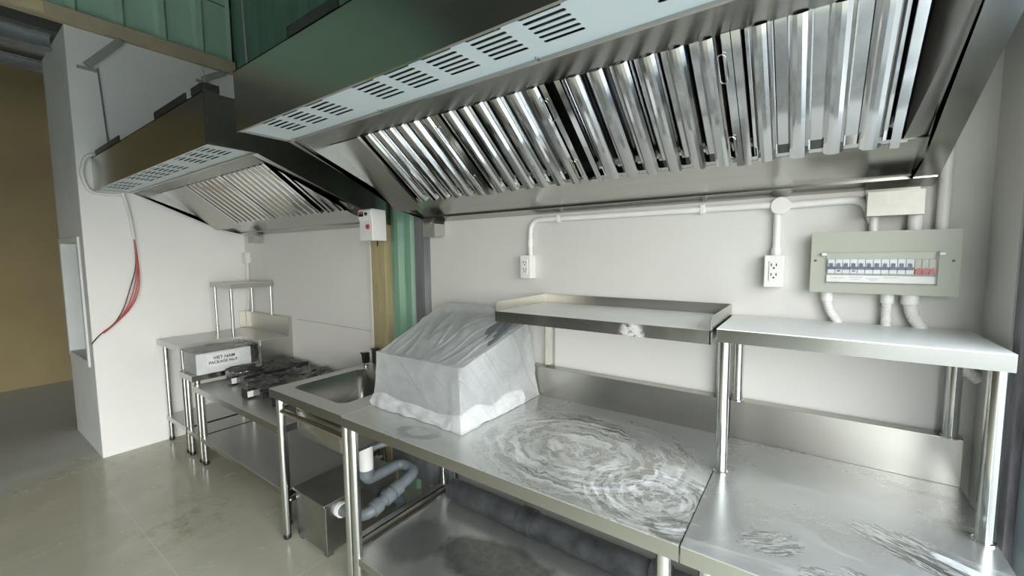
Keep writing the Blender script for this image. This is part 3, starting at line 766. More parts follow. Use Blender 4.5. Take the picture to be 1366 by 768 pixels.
# lipped shelf on wall brackets
t = thing('wall_shelf', 'stainless shelf with raised lips on bracket posts above the left worktop', 'shelf', (-0.61, 1.5, 0.94))
mb = MB(); mb.box(-1.005, -0.226, 1.292, 1.672, 1.237, 1.241)
mb.build('shelf_board', M_HEAVY, t)
mb = MB(); mb.box(-1.005, -0.226, 1.288, 1.292, 1.202, 1.242); mb.build('front_lip', M_LIP, t)
mb = MB(); e = 0.003
mb.box(-1.005, -0.226, 1.669, 1.672, 1.241, 1.280)
for xa in (-1.005, -0.229):
    mb.prism([(1.288, 1.202), (1.669, 1.202), (1.669, 1.280), (1.300, 1.280), (1.288, 1.272)], 'x', xa, xa + e)
mb.build('raised_edge', M_STEEL, t)
for xp in (-0.99, -0.262):
    mb = MB(); mb.prism([(xp, 1.676), (xp, 1.640), (xp + 0.003, 1.640), (xp + 0.003, 1.673), (xp + 0.032, 1.673), (xp + 0.032, 1.676)], 'z', 0.943, 1.237)
    mb.prism([(1.64, 1.237), (1.33, 1.237), (1.33, 1.225), (1.64, 1.19)], 'x', xp, xp + 0.003)
    mb.build('bracket', M_STEELZ, t)

# ------------------------------------------------------------------ sink
t = thing('sink_unit', 'stainless sink bench with a deep square basin left of the worktop', 'sink', (-1.88, 1.3, 0))
X0, X1, Y0, Y1, ZT = -2.203, -1.564, 0.960, 1.652, 0.80
bx0, bx1, by0, by1, bz = -2.135, -1.685, 1.035, 1.455, 0.535
mb = MB(); e = 0.003


def rrect(x0, x1, y0, y1, r, n=5):
    out = []
    for (cx, cy, a0) in ((x1 - r, y0 + r, -90), (x1 - r, y1 - r, 0), (x0 + r, y1 - r, 90), (x0 + r, y0 + r, 180)):
        for k in range(n + 1):
            a = math.radians(a0 + 90 * k / n); out.append((cx + r * math.cos(a), cy + r * math.sin(a)))
    return out


rr = rrect(bx0, bx1, by0, by1, 0.045)
ou = rrect(X0, X1, Y0, Y1, 0.004)
n_ = len(rr)
mb.add([(x, y, ZT) for x, y in ou] + [(x, y, ZT) for x, y in rr], [(i, (i + 1) % n_, n_ + (i + 1) % n_, n_ + i) for i in range(n_)])
ap = MB(); ap.add([(x, y, ZT - 0.001) for x, y in ou] + [(x, y, ZT - 0.042) for x, y in ou], [(i, (i + 1) % n_, n_ + (i + 1) % n_, n_ + i) for i in range(n_)])
mb.build('sink_top', M_FILM, t, 0, False, 0.002)
ap.build('apron', M_APRON, t, 0, False, 0.002)
mb = MB()
r2 = rrect(bx0 + 0.006, bx1 - 0.006, by0 + 0.006, by1 - 0.006, 0.045); r3 = rrect(bx0 + 0.03, bx1 - 0.03, by0 + 0.03, by1 - 0.03, 0.035)
mb.add([(x, y, ZT - 0.001) for x, y in rr] + [(x, y, bz + 0.03) for x, y in r2] + [(x, y, bz) for x, y in r3],
       [(i, (i + 1) % n_, n_ + (i + 1) % n_, n_ + i) for i in range(n_)] + [(n_ + i, n_ + (i + 1) % n_, 2 * n_ + (i + 1) % n_, 2 * n_ + i) for i in range(n_)] + [tuple(range(2 * n_, 3 * n_))])
mb.build('basin', M_STEELZ, t, 0, True, 0.003)
mb = MB(); mb.prism([(1.644, 0.80), (1.652, 0.80), (1.652, 0.83), (1.672, 0.83), (1.672, 0.833), (1.644, 0.833)], 'x', X0, X1)
mb.build('rear_upstand', M_STEEL, t)
MB().lathe([(0.03, 0.0), (0.035, 0.003), (0.02, 0.004)], (-1.90, 1.25, bz + 0.002), 'z', 18).build('drain_strainer', M_CHROME, t, 0, True)
for (x, y) in ((-2.163, 0.992), (-1.588, 0.992), (-2.163, 1.60), (-1.588, 1.56)):
    leg(t, x, y, 0, 0.765)
for (a, b) in (((-2.163, 0.992, 0.685), (-1.588, 0.992, 0.685)), ((-2.163, 0.992, 0.20), (-2.163, 1.60, 0.20)), ((-2.163, 1.585, 0.62), (-1.588, 1.575, 0.62))):
    MB().tube([a, b], 0.0125, 12).build('rail', M_CHROME, t, 0, True)
mb = MB(); mb.box(-1.607, -1.570, 0.992, 1.56, 0.215, 0.219); mb.box(-1.574, -1.570, 0.992, 1.56, 0.180, 0.219)
mb.build('rail', M_STEEL, t)
MB().box(X0 + 0.02, X1 - 0.10, 1.655, 1.659, 0.10, 0.76).build('dark_backing_sheet', M_GREYCOL, t)  # added dark sheet, darkens the space behind the pipes
# taps behind the basin
t2 = thing('mixer_tap', 'black tap lever standing behind the sink basin', 'tap', (-2.165, 1.50, 0.80))
MB().lathe([(0.018, 0.0), (0.018, 0.006), (0.010, 0.010), (0.010, 0.03)], (-2.165, 1.50, 0.80), 'z', 14).build('base', M_CHROME, t2, 0, True)
mb = MB(); mb.prism([(-2.186, 0.882), (-2.150, 0.882), (-2.148, 0.84), (-2.152, 0.818), (-2.176, 0.818), (-2.182, 0.85)], 'y', 1.482, 1.518)
mb.build('body', M_BLACKPL, t2, 0.004)
MB().tube([(-2.186, 1.50, 0.871), (-2.206, 1.495, 0.875)], [0.010, 0.007], 10).build('cap', M_CHROME, t2, 0, True)
t2 = thing('tap_riser', 'dark upright tap riser half hidden behind the plastic-covered machine', 'tap', (-2.175, 1.575, 0.80))
MB().box(-2.19, -2.16, 1.56, 1.59, 0.80, 0.885).build('riser', M_DARKSTEEL, t2, 0.004)
MB().box(-2.195, -2.155, 1.555, 1.595, 0.885, 0.893).build('cap', M_DARKSTEEL, t2, 0.002)

# drain pipes under the sink
t = thing('drain_trap', 'grey pvc drain with white tailpiece under the sink', 'drain pipe', (-1.80, 1.25, 0.1))
MB().lathe([(0.036, 0.0), (0.036, 0.155), (0.030, 0.158)], (-1.800, 1.225, 0.378), 'z', 20).build('tailpiece', M_PVC, t, 0, True)
pa = bend([(-1.800, 1.225, 0.385), (-1.800, 1.225, 0.325), (-1.795, 1.445, 0.325), (-1.675, 1.445, 0.315), (-1.668, 1.12, 0.235), (-1.845, 1.105, 0.215)], 0.055, 7)
MB().tube(pa, 0.029, 16).build('bent_pipe', M_GREYPVC, t, 0, True)
a = Vector((-1.672, 1.33, 0.285)); b = Vector((-1.668, 1.12, 0.235)); d = (b - a).normalized()
for k in (0.0, 0.055, 0.13):
    MB().tube([a + d * k, a + d * (k + 0.045)], 0.037, 18).build('coupling', M_GREYPVC, t, 0, True)
MB().tube([(-1.80, 1.225, 0.345), (-1.80, 1.225, 0.385)], 0.038, 18).build('coupling', M_GREYPVC, t, 0, True)
t = thing('outlet_pipe', 'lower grey pvc pipe running beside the grease box to the floor', 'drain pipe', (-1.7, 1.3, 0.03))
MB().tube(bend([(-1.845, 1.36, 0.17), (-1.71, 1.38, 0.17), (-1.66, 1.30, 0.14), (-1.65, 1.16, 0.08), (-1.65, 1.13, 0.0)], 0.05), 0.027, 16).build('pipe', M_GREYPVC, t, 0, True)
MB().tube([(-1.845, 1.36, 0.17), (-1.80, 1.366, 0.17)], 0.034, 16).build('collar', M_GREYPVC, t, 0, True)
tag(MB().tube(bend([(-1.70, 1.652, 0.52), (-1.70, 1.50, 0.50), (-1.84, 1.28, 0.46)], 0.05), 0.017, 12).build('supply_hose', M_GREYPVC, None, 0, True),
    'dark hose running from the wall to the underside of the sink', 'hose')

t = thing('grease_trap', 'low stainless grease trap box on the floor under the sink', 'grease trap', (-1.99, 1.24, 0))
tx0, tx1, ty0, ty1 = -2.125, -1.850, 1.026, 1.45
MB().box(tx0, tx1, ty0, ty1, 0.022, 0.262).build('body', M_TRAP, t, 0.003)
mb = MB(); mb.box(tx0 - 0.012, tx1 + 0.010, ty0 - 0.012, ty1 + 0.01, 0.2625, 0.276); mb.build('lid', M_TRAP, t, 0.003)
for (x, y) in ((tx0 + 0.02, ty0 + 0.02), (tx1 - 0.02, ty0 + 0.02), (tx0 + 0.02, ty1 - 0.02), (tx1 - 0.02, ty1 - 0.02)):
    MB().box(x - 0.015, x + 0.015, y - 0.015, y + 0.015, 0, 0.022).build('foot', M_TRAP, t)
MB().tube([(tx1 - 0.002, 1.105, 0.215), (tx1 + 0.022, 1.105, 0.215)], 0.036, 18).build('inlet_collar', M_PVC, t, 0, True)

# pipes along the foot of the back wall
t = thing('waste_pipe', 'fat black dusty pipe along the back wall under the worktop', 'pipe', (-0.8, 1.55, 0.21))
MB().tube([(-1.49, 1.525, 0.238), (0.3, 1.525, 0.238)], 0.052, 20).build('run', M_RUBBER, t, 0, True)
for x in (-1.05, -0.45):
    MB().tube([(x, 1.525, 0.238), (x + 0.07, 1.525, 0.238)], 0.060, 20).build('joint', M_RUBBER, t, 0, True)
tag(MB().tube([(-1.56, 1.655, 0.44), (0.3, 1.655, 0.44)], 0.016, 12).build('wall_conduit', M_PVC, None, 0, True),
    'slim white conduit along the back wall under the worktop', 'conduit')
tag(MB().tube([(-1.62, 1.64, 0.0), (-1.62, 1.64, 0.78)], 0.032, 16).build('standpipe', M_GREYPVC, None, 0, True),
    'upright grey pipe against the back wall between sink and worktop', 'pipe')

# ------------------------------------------------------------------ benches in the left corner
YB = 1.012
t = thing('low_bench', 'low stainless stove bench carrying the wrapped burners', 'bench', (-2.85, 1.33, 0))
sheet_top(t, 'bench_top', M_FILM, -3.462, -2.232, YB, 1.66, 0.575, 0.042)
for (x, y) in ((-3.425, 1.05), (-2.268, 1.05), (-3.425, 1.62), (-2.268, 1.62)):
    leg(t, x, y, 0, 0.54)
sheet_top(t, 'lower_shelf', M_FILM, -3.44, -2.25, 1.03, 1.64, 0.205, 0.035)
for z in (0.33, 0.43):
    MB().box(-3.42, -2.28, 1.612, 1.634, z, z + 0.022).build('rear_rail', M_DARKSTEEL, t)

t = thing('spacer_bench', 'narrow stainless bench between corner bench and stove bench, holding the labelled package', 'bench', (-3.59, 1.3, 0))
sheet_top(t, 'bench_top', M_FILM, -3.706, -3.468, YB, 1.425, 0.638, 0.042)
for (x, y) in ((-3.680, 1.05), (-3.492, 1.05), (-3.680, 1.40), (-3.492, 1.40)):
    leg(t, x, y, 0, 0.60)
sheet_top(t, 'lower_shelf', M_FILM, -3.695, -3.48, 1.03, 1.42, 0.20, 0.035)

t = thing('corner_bench', 'tall stainless bench in the left corner with a small shelf on top', 'bench', (-3.9, 1.33, 0))
ZC = 0.825
poly = [(-4.165, 1.005), (-3.715, 1.005), (-3.715, 1.43), (-3.40, 1.43), (-3.40, 1.655), (-4.165, 1.655)]
mb = MB(); mb.prism(poly, 'z', ZC - 0.003, ZC)
for i in range(6):
    (xa, ya), (xb, yb) = poly[i], poly[(i + 1) % 6]
    mb.quad((xa, ya, ZC - 0.003), (xb, yb, ZC - 0.003), (xb, yb, ZC - 0.042), (xa, ya, ZC - 0.042))
mb.build('bench_top', M_FILM, t, 0, False)
mb = MB(); mb.box(-4.165, -3.40, 1.651, 1.676, ZC, 0.975); mb.box(-4.165, -4.158, 1.60, 1.651, ZC, 0.975)
mb.build('backsplash', M_STEEL, t, 0.002)
mb = MB(); mb.prism([(1.44, 0.60), (1.676, 0.60), (1.676, 0.975), (1.651, 0.975), (1.651, ZC), (1.44, ZC - 0.003)], 'x', -3.400, -3.394)
mb.build('side_sheet', M_STEELZ, t)
for (x, y) in ((-4.135, 1.05), (-3.745, 1.05), (-4.135, 1.62), (-3.43, 1.62)):
    leg(t, x, y, 0, 0.785)
sheet_top(t, 'lower_shelf', M_FILM, -4.15, -3.725, 1.03, 1.63, 0.205, 0.035)

t = thing('small_shelf', 'small stainless shelf on four thin legs on the corner bench', 'shelf', (-3.85, 1.5, ZC))
zs = 1.255
q = [(-4.10, 1.37), (-3.66, 1.37), (-3.57, 1.665), (-4.02, 1.665)]
sheet_top(t, 'shelf_top', M_FILM, -4.06, -3.655, 1.355, 1.668, zs, 0.04)
for (x, y, z0) in ((-4.035, 1.38, ZC), (-3.735, 1.385, ZC), (-4.035, 1.66, 0.975), (-3.68, 1.66, 0.975)):
    leg(t, x, y, z0, zs - 0.035, 0.0125, 'leg', False)

# package in clear film
t = thing('package', 'film-wrapped white package with a printed label on the narrow bench', 'package', (-3.56, 1.22, 0.638))
px0, px1, py0, py1, pz0, pz1 = -3.685, -3.435, 1.035, 1.385, 0.640, 0.79
MB().box(px0, px1, py0, py1, pz0, pz1).build('carton', M_CARTON, t, 0.008)
MB().box(px0 + 0.01, px1 - 0.01, py1, py1 + 0.035, pz0 + 0.02, pz1 - 0.005).build('end_block', M_BLACK, t, 0.004)
MB().box(px1 + 0.0005, px1 + 0.002, py0 + 0.06, py0 + 0.27, pz0 + 0.045, pz0 + 0.135).build('label', M_PAPER, t)


def text(s, size, name, parent, mtx, m, ext=0.0004, bold=0.0):
    cu = bpy.data.curves.new(name, 'FONT'); cu.body = s; cu.size = size; cu.align_x = 'CENTER'; cu.align_y = 'CENTER'
    cu.extrude = ext; cu.offset = bold
    o = bpy.data.objects.new(name, cu); COL.objects.link(o)
    dg = bpy.context.evaluated_depsgraph_get(); dg.update()
    me = bpy.data.meshes.new_from_object(o.evaluated_get(dg)); bpy.data.objects.remove(o); bpy.data.curves.remove(cu)
    me.name = name; org = Vector(parent['_o'])
    me.transform(Matrix.Translation(-org) @ mtx); me.materials.append(m)
    o = bpy.data.objects.new(name, me); COL.objects.link(o); o.parent = parent; o['_o'] = parent['_o']
    return o


RX = Matrix(((0, 0, 1, 0), (1, 0, 0, 0), (0, 1, 0, 0), (0, 0, 0, 1)))    # text facing +x, reading along +y
for s_, z, yy in (('VIET NAM', pz0 + 0.106, py0 + 0.170), ('PACKAGE No.9', pz0 + 0.074, py0 + 0.163)):
    mt = Matrix.Translation((px1 + 0.0026, yy, z)) @ RX
    text(s_, 0.031 if s_[0] == 'V' else 0.0265, 'lettering', t, mt, M_INK, 0.0003, 0.0006)


def crumple(f, nu, nv, amp, sc, seed, zmin=None):
    vs, fs = [], []
    for j in range(nv + 1):
        for i in range(nu + 1):
            p = Vector(f(i / nu, j / nv)); q = p * sc + Vector((seed, seed * 1.7, 0))
            d = Vector((noise.noise(q), noise.noise(q + Vector((31, 0, 0))), noise.noise(q + Vector((0, 47, 0)))))
            d += 0.5 * Vector((noise.noise(q * 2.3), noise.noise(q * 2.3 + Vector((31, 0, 0))), noise.noise(q * 2.3 + Vector((0, 47, 0)))))
            p = p + d * amp
            if zmin is not None: p.z = max(p.z, zmin)
            vs.append(p)
    for j in range(nv):
        for i in range(nu):
            a = j * (nu + 1) + i; fs.append((a, a + 1, a + nu + 2, a + nu + 1))
    return MB().add(vs, fs)


def wrap_box(x0, x1, y0, y1, z0, z1, flare=0.02):
    """a loose film sleeve over a box, as a polar sheet: centre of the top to the hem"""
    cx, cy = (x0 + x1) / 2, (y0 + y1) / 2; hx, hy = (x1 - x0) / 2, (y1 - y0) / 2

    def f(u, v):
        a = 2 * math.pi * u; c, s_ = math.cos(a), math.sin(a); k = 1 / max(abs(c), abs(s_))
        ex, ey = c * k, s_ * k
        if v < 0.45:
            r = v / 0.45; return (cx + ex * hx * r, cy + ey * hy * r, z1)
        w = (v - 0.45) / 0.55
        return (cx + ex * (hx + flare * w), cy + ey * (hy + flare * w), z1 + (z0 - z1) * w)
    return f


crumple(wrap_box(px0 - 0.008, px1 + 0.008, py0 - 0.01, py1 + 0.045, pz0 + 0.004, pz1 + 0.012, 0.006), 64, 24, 0.010, 14, 3.1, pz0 + 0.002).build('film', M_CLEARP, t, 0, True)


# burners wrapped in film
def burner(x, yf, label):
    t = thing('gas_burner', label, 'burner', (x, 1.35, 0.575), 'burners on the stove bench')
    z = 0.577
    MB().box(x - 0.042, x + 0.042, yf, yf + 0.06, z, z + 0.062).build('control_box', M_BLACKPL, t, 0.005)
    mb = MB(); mb.box(x + 0.043, x + 0.045, yf + 0.002, yf + 0.075, z + 0.012, z + 0.05); mb.build('name_plate', M_PAPER, t)
    MB().tube([(x, yf + 0.06, z + 0.03), (x, yf + 0.26, z + 0.03)], 0.017, 12).build('gas_tube', M_BLACK, t, 0, True)
    c = (x - 0.0, yf + 0.31, z)
    mb = MB(); mb.torus((c[0], c[1], z + 0.016), 0.145, 0.014); mb.torus((c[0], c[1], z + 0.055), 0.105, 0.011)
    mb.build('ring', M_BLACK, t, 0, True)
    MB().lathe([(0.06, 0.0), (0.065, 0.03), (0.05, 0.05), (0.02, 0.058), (0.004, 0.058)], c, 'z', 20).build('burner_head', M_BLACK, t, 0, True)
    for sx_ in (-0.105, 0.105):
        MB().box(x + sx_ - 0.014, x + sx_ + 0.014, yf + 0.07, yf + 0.47, z, z + 0.035).build('base_bar', M_BLACK, t, 0.003)
    for k in range(5):
        a = 2 * math.pi * k / 5 + 0.3; d = Vector((math.cos(a), math.sin(a), 0)); w = Vector((-d.y, d.x, 0)) * 0.009
        A = Vector((c[0], c[1], z))
        vs = []
        for (r, h) in ((0.06, 0.03), (0.165, 0.0), (0.172, 0.07), (0.15, 0.082), (0.09, 0.060)):
            for s_ in (-1, 1): vs.append(A + d * r + w * s_ + Vector((0, 0, h)))
        mb = MB(); mb.add(vs, [(0, 2, 4, 6, 8), (1, 9, 7, 5, 3)] + [(2 * i, 2 * i + 1, (2 * i + 3) % 10, (2 * i + 2) % 10) for i in range(5)])
        mb.build('prong', M_BLACK, t, 0.002)
    return t, c


for i, (x, yf, lab) in enumerate(((-3.26, 1.16, 'film-wrapped black burner beside the labelled package, farthest left'), (-2.865, 1.10, 'film-wrapped black burner in the middle of the stove bench'), (-2.53, 1.13, 'film-wrapped black burner next to the sink'))):
    t, c = burner(x, yf, lab)
    mb = crumple(wrap_box(x - 0.172, x + 0.172, yf + 0.04, min(yf + 0.52, 1.64), 0.58, 0.662, 0.008), 170, 70, 0.010, 6, 5.0 + i * 3, 0.579)
    for p in mb.v:
        q = Vector((p.x * 6, p.y * 4.5, p.z * 5)) + Vector((i * 5, 2, 7))
        f_ = noise.noise(q); g_ = noise.noise(q * 1.9 + Vector((9, 4, 1)))
        p.z += max(0, 0.14 - abs(f_)) * 0.11 + max(0, 0.05 - abs(g_)) * 0.12 - 0.012
        p.y = min(p.y, 1.655); p.z = max(p.z, 0.579)
    tag(mb.build('plastic_film', M_CLEAR, None, 0, True), ['crumpled clear film over the leftmost burner', 'crumpled clear film over the middle burner', 'crumpled clear film over the burner next to the sink'][i], 'plastic film', 'films over the burners')

# ------------------------------------------------------------------ covered machine on the worktop
t = thing('countertop_machine', 'grey sloping machine under milky plastic on the worktop', 'kitchen machine', (-1.31, 1.36, 0.8))
MB().prism([(1.150, 0.815), (1.150, 1.015), (1.20, 1.030), (1.54, 1.165), (1.60, 1.165), (1.60, 0.815)], 'x', -1.545, -1.075).build('body', M_GREYBODY, t, 0.008)
mb = MB(); mb.prism([(1.26, 1.048), (1.53, 1.155), (1.526, 1.166), (1.256, 1.059)], 'x', -1.50, -1.12); mb.build('lid', M_GREYBODY, t, 0.004)
MB().box(-1.50, -1.25, 1.555, 1.598, 1.165, 1.178).build('rear_housing', M_GREYBODY, t, 0.006)
for (x, y) in ((-1.52, 1.175), (-1.10, 1.175), (-1.52, 1.575), (-1.10, 1.575)):
    MB().lathe([(0.014, 0), (0.016, 0.015)], (x, y, 0.80), 'z', 12).build('foot', M_BLACKPL, t)


def cover_pt(u, v):
    ax0, ax1, ay0, ay1 = -1.558, -1.060, 1.138, 1.612
    cx, cy = (ax0 + ax1) / 2, (ay0 + ay1) / 2; hx, hy = (ax1 - ax0) / 2, (ay1 - ay0) / 2
    a = 2 * math.pi * u; c, s_ = math.cos(a), math.sin(a); k = 1 / max(abs(c), abs(s_)); ex, ey = c * k, s_ * k

    def ztop(x, y):
        w = min(1, max(0, (y - 1.16) / 0.40)); wx = (x - ax0) / (ax1 - ax0)
        back = 1.212 - 0.07 * max(0, wx - 0.55) / 0.45
        return (1.040 * (1 - w) + back * w)
    if v < 0.5:
        r = v / 0.5; x, y = cx + ex * hx * r, cy + ey * hy * r
        return (x, y, ztop(x, y))
    w = (v - 0.5) / 0.5
    fl = 0.004 + 0.022 * w * w
    if ex > 0.8: fl += 0.012 * w
    x, y = cx + ex * (hx + fl), cy + ey * (hy + fl)
    return (x, min(y, 1.638), ztop(cx + ex * hx, cy + ey * hy) * (1 - w) + 0.803 * w)


mb = crumple(cover_pt, 260, 120, 0.003, 4.0, 1.3, 0.8025)
# sharp drape folds
for i, p in enumerate(mb.v):
    c = Vector((-1.31, 1.37, 0.9)); d = (p - c).normalized()
    wob = noise.noise(p * 4.0) * 0.8
    if p.z > 1.03 and p.x < -1.075 and p.y > 1.145:        # top: long folds running up the slope and fanning out
        f_ = noise.noise(Vector(((p.x + 1.31) * (16 - (p.y - 1.15) * 12) + wob, p.y * 2.2, 3.0)))
        f2 = noise.noise(Vector(((p.x + p.y * 0.7) * 24 + wob, (p.y - p.x) * 3.0, 8.0)))
        k = 0.007 * f_ + 0.003 * f2 + max(0, 0.12 - abs(f_)) * 0.04
    elif p.x > -1.08:                                       # right side: slanting gathers towards the foot
        f_ = noise.noise(Vector(((p.y - 1.14 + (p.z - 0.8) * 0.7) * 15 + wob, p.z * 2.0, 5.0)))
        k = 0.010 * f_ + max(0, 0.14 - abs(f_)) * 0.05
    else:
        f_ = noise.noise(Vector((p.x * 6 + p.z * 9 + wob, p.z * 3 - p.x * 2, 1.0)))
        k = 0.003 * f_ + max(0, 0.10 - abs(f_)) * 0.018
    p += d * k
    p.y = min(p.y, 1.642); p.z = max(p.z, 0.8022)
o = mb.build('plastic_cover', M_MILKY, None, 0, True)
tag(o, 'milky plastic bag draped over the machine on the worktop', 'plastic cover')
# bunched hem along front and right foot of the bag
hp = []
for (a, b, n_) in (((-1.575, 1.115), (-1.045, 1.118), 70), ((-1.045, 1.118), (-1.028, 1.52), 60)):
    for k in range(n_):
        w = k / n_; hp.append(Vector((a[0] + (b[0] - a[0]) * w, a[1] + (b[1] - a[1]) * w, 0.802)))
vs, fs = [], []
for i, p in enumerate(hp):
    right = i >= 70
    outn = Vector((1, 0, 0)) if right else Vector((0, -1, 0))
    h = 0.055 + 0.03 * noise.noise(p * 9) + (0.07 * max(0, noise.noise(p * 6 + Vector((3, 3, 3))) + 0.35) if right and i < 105 else 0)
    for j in range(9):
        w = j / 8
        off = 0.012 * math.sin(w * math.pi) * (0.5 + 0.8 * noise.noise(p * 22 + Vector((0, 0, w * 3)))) + (1 - w) * (0.012 + 0.012 * noise.noise(p * 15))
        vs.append(p + outn * off + Vector((0, 0, h * w)) - outn * 0.006 * w)
for i in range(len(hp) - 1):
    for j in range(8):
        a = i * 9 + j; fs.append((a, a + 9, a + 10, a + 1))
MB().add(vs, fs).build('hem', M_MILKYHEM, o, 0, True)

# ------------------------------------------------------------------ electrics on the back wall
t = thing('breaker_panel', 'grey-green breaker box with clear window on the back wall', 'electrical panel', (0.162, 1.68, 1.33))
bx0, bx1, bz0, bz1, byf = -0.001, 0.330, 1.338, 1.5235, 1.627
MB().box(bx0 + 0.012, bx1 - 0.012, byf + 0.006, YW, bz0 + 0.01, bz1 - 0.01).build('back_box', M_PANEL, t, 0.002)
wx0, wx1, wz0, wz1 = 0.037, 0.286, 1.368, 1.462
mb = MB()
for (a, b, c, d) in ((bx0, wx0, bz0, bz1), (wx1, bx1, bz0, bz1), (wx0, wx1, bz0, wz0), (wx0, wx1, wz1, bz1)):
    mb.box(a, b, byf, byf + 0.006, c, d)
mb.box(wx0, wx1, byf + 0.004, byf + 0.006, wz0, wz0 + 0.028); mb.box(wx0, wx1, byf + 0.004, byf + 0.006, wz0 + 0.070, wz1)
mb.build('front_plate', M_PANEL, t)
mb = MB(); mb.box(wx0 + 0.001, wx1 - 0.001, byf - 0.012, byf - 0.010, wz0 + 0.001, wz1 - 0.001)
mb.box(wx0 + 0.001, wx0 + 0.003, byf - 0.010, byf, wz0 + 0.001, wz1 - 0.001); mb.box(wx1 - 0.003, wx1 - 0.001, byf - 0.010, byf, wz0 + 0.001, wz1 - 0.001)
mb.box(wx0 + 0.003, wx1 - 0.003, byf - 0.010, byf, wz0 + 0.001, wz0 + 0.003)
mb.build('window_cover', M_WINDOWPL, t)
for xa in (wx0 - 0.012, wx1 - 0.001):
    MB().box(xa, xa + 0.013, byf - 0.013, byf - 0.0005, wz1 - 0.010, wz1 - 0.001).build('hinge_cap', M_WHITEPL, t, 0.002)
for xa in (bx0 + 0.012, bx1 - 0.014):
    MB().lathe([(0.0035, 0.0), (0.003, -0.002), (0.001, -0.0022)], (xa, byf - 0.0002, 1.437), 'y', 10).build('screw', M_DARKSTEEL, t)
nb = 11; bw = (0.238 - 0.042) / nb
for i in range(nb):
    xa = 0.042 + i * bw
    b_ = MB().box(xa + 0.0005, xa + bw - 0.0005, byf - 0.004, byf + 0.03, 1.398, 1.441).build('breaker', M_BREAKER, t, 0.0008)
    mb = MB(); mb.box(xa + 0.0005, xa + bw - 0.0005, byf - 0.0055, byf - 0.0042, 1.410, 1.4185); mb.box(xa + bw * 0.28, xa + bw * 0.72, byf - 0.009, byf - 0.0042, 1.4185, 1.429)
    mb.build('toggle', M_NAVY, b_)
    if i in (1, 3): MB().box(xa + bw * 0.3, xa + bw * 0.75, byf - 0.0055, byf - 0.0042, 1.404, 1.4075).build('test_button', M_BLACKPL, b_)
for i in range(3):
    xa = 0.2385 + i * 0.0145
    b_ = MB().box(xa, xa + 0.014, byf - 0.003, byf + 0.03, 1.398, 1.441).build('main_breaker', M_PANEL, t, 0.0008)
    mb = MB(); mb.prism([(xa + 0.0005, 1.399), (xa + 0.0135, 1.399), (xa + 0.0135, 1.413), (xa + 0.010, 1.4165), (xa + 0.003, 1.413)], 'y', byf - 0.008, byf - 0.0032)
    mb.build('toggle', M_RED, b_)
s_ = MB().box(0.041, 0.283, byf - 0.0005, byf + 0.003, 1.372, 1.392).build('label_strip', M_PAPER, t)
mb = MB(); random.seed(4)
for (a, b, z) in ((0.052, 0.085, 1.3835), (0.095, 0.125, 1.386), (0.100, 0.120, 1.380), (0.135, 0.165, 1.3835), (0.142, 0.158, 1.379), (0.175, 0.205, 1.386)):
    x = a
    while x < b:
        w = random.uniform(0.0012, 0.003); mb.box(x, x + w, byf - 0.0009, byf - 0.0006, z, z + random.uniform(0.001, 0.002)); x += w + 0.001
mb.build('handwriting', M_GREYCOL, s_)


def corrug(path, r, name, m, parent):
    pts = bend(path, 0.05, 8); tot = sum((pts[i + 1] - pts[i]).length for i in range(len(pts) - 1))
    n_ = int(tot / 0.0035); out, rr_ = [], []
    seg = [0]
    for i in range(len(pts) - 1): seg.append(seg[-1] + (pts[i + 1] - pts[i]).length)
    for k in range(n_ + 1):
        d = tot * k / n_; i = 0
        while i < len(seg) - 2 and seg[i + 1] < d: i += 1
        out.append(pts[i].lerp(pts[i + 1], (d - seg[i]) / max(1e-6, seg[i + 1] - seg[i]))); rr_.append(r if k % 2 else r * 0.88)
    return MB().tube(out, rr_, 14).build(name, m, parent, 0, True)


for i, (x, dx, r, lab) in enumerate(((0.045, 0.035, 0.0125, 'thin corrugated white conduit leaving the left underside of the breaker box'), (0.188, 0.0, 0.0125, 'corrugated white conduit leaving the middle underside of the breaker box'), (0.238, 0.03, 0.0165, 'thick corrugated white conduit leaving the right underside of the breaker box'))):
    t = thing('flexible_conduit', lab, 'conduit', (x, 1.655, 1.22), 'conduits under the breaker box')
    MB().tube([(x, 1.654, 1.310), (x, 1.654, 1.3375)], r * 1.25, 16).build('gland', M_PVC, t, 0, True)
    corrug([(x, 1.654, 1.312), (x + dx * 0.2, 1.654, 1.28), (x + dx, 1.654, 1.235)] + ([(x + dx, 1.664, 1.20)] if i < 2 else [(0.30, 1.655, 1.185), (0.388, 1.655, 1.11)]), r, 'hose', M_PVC, t)
for i, (x, z1, lab) in enumerate(((0.148, 1.556, 'short white conduit stub above the left of the breaker box'), (0.238, 1.575, 'short white conduit stub above the right of the breaker box'))):
    tag(MB().tube([(x, 1.656, 1.5225), (x, 1.656, z1 + 0.06)], 0.0105 if i == 0 else 0.0165, 14).build('conduit_stub', M_PVC, None, 0, True), lab, 'conduit', 'stubs above the breaker box')
tag(MB().tube([(0.294, 1.657, 1.522), (0.294, 1.657, 3.0)], 0.014, 14).build('riser_conduit', M_PVC, None, 0, True), 'white riser conduit climbing behind the hood from the breaker box', 'conduit')


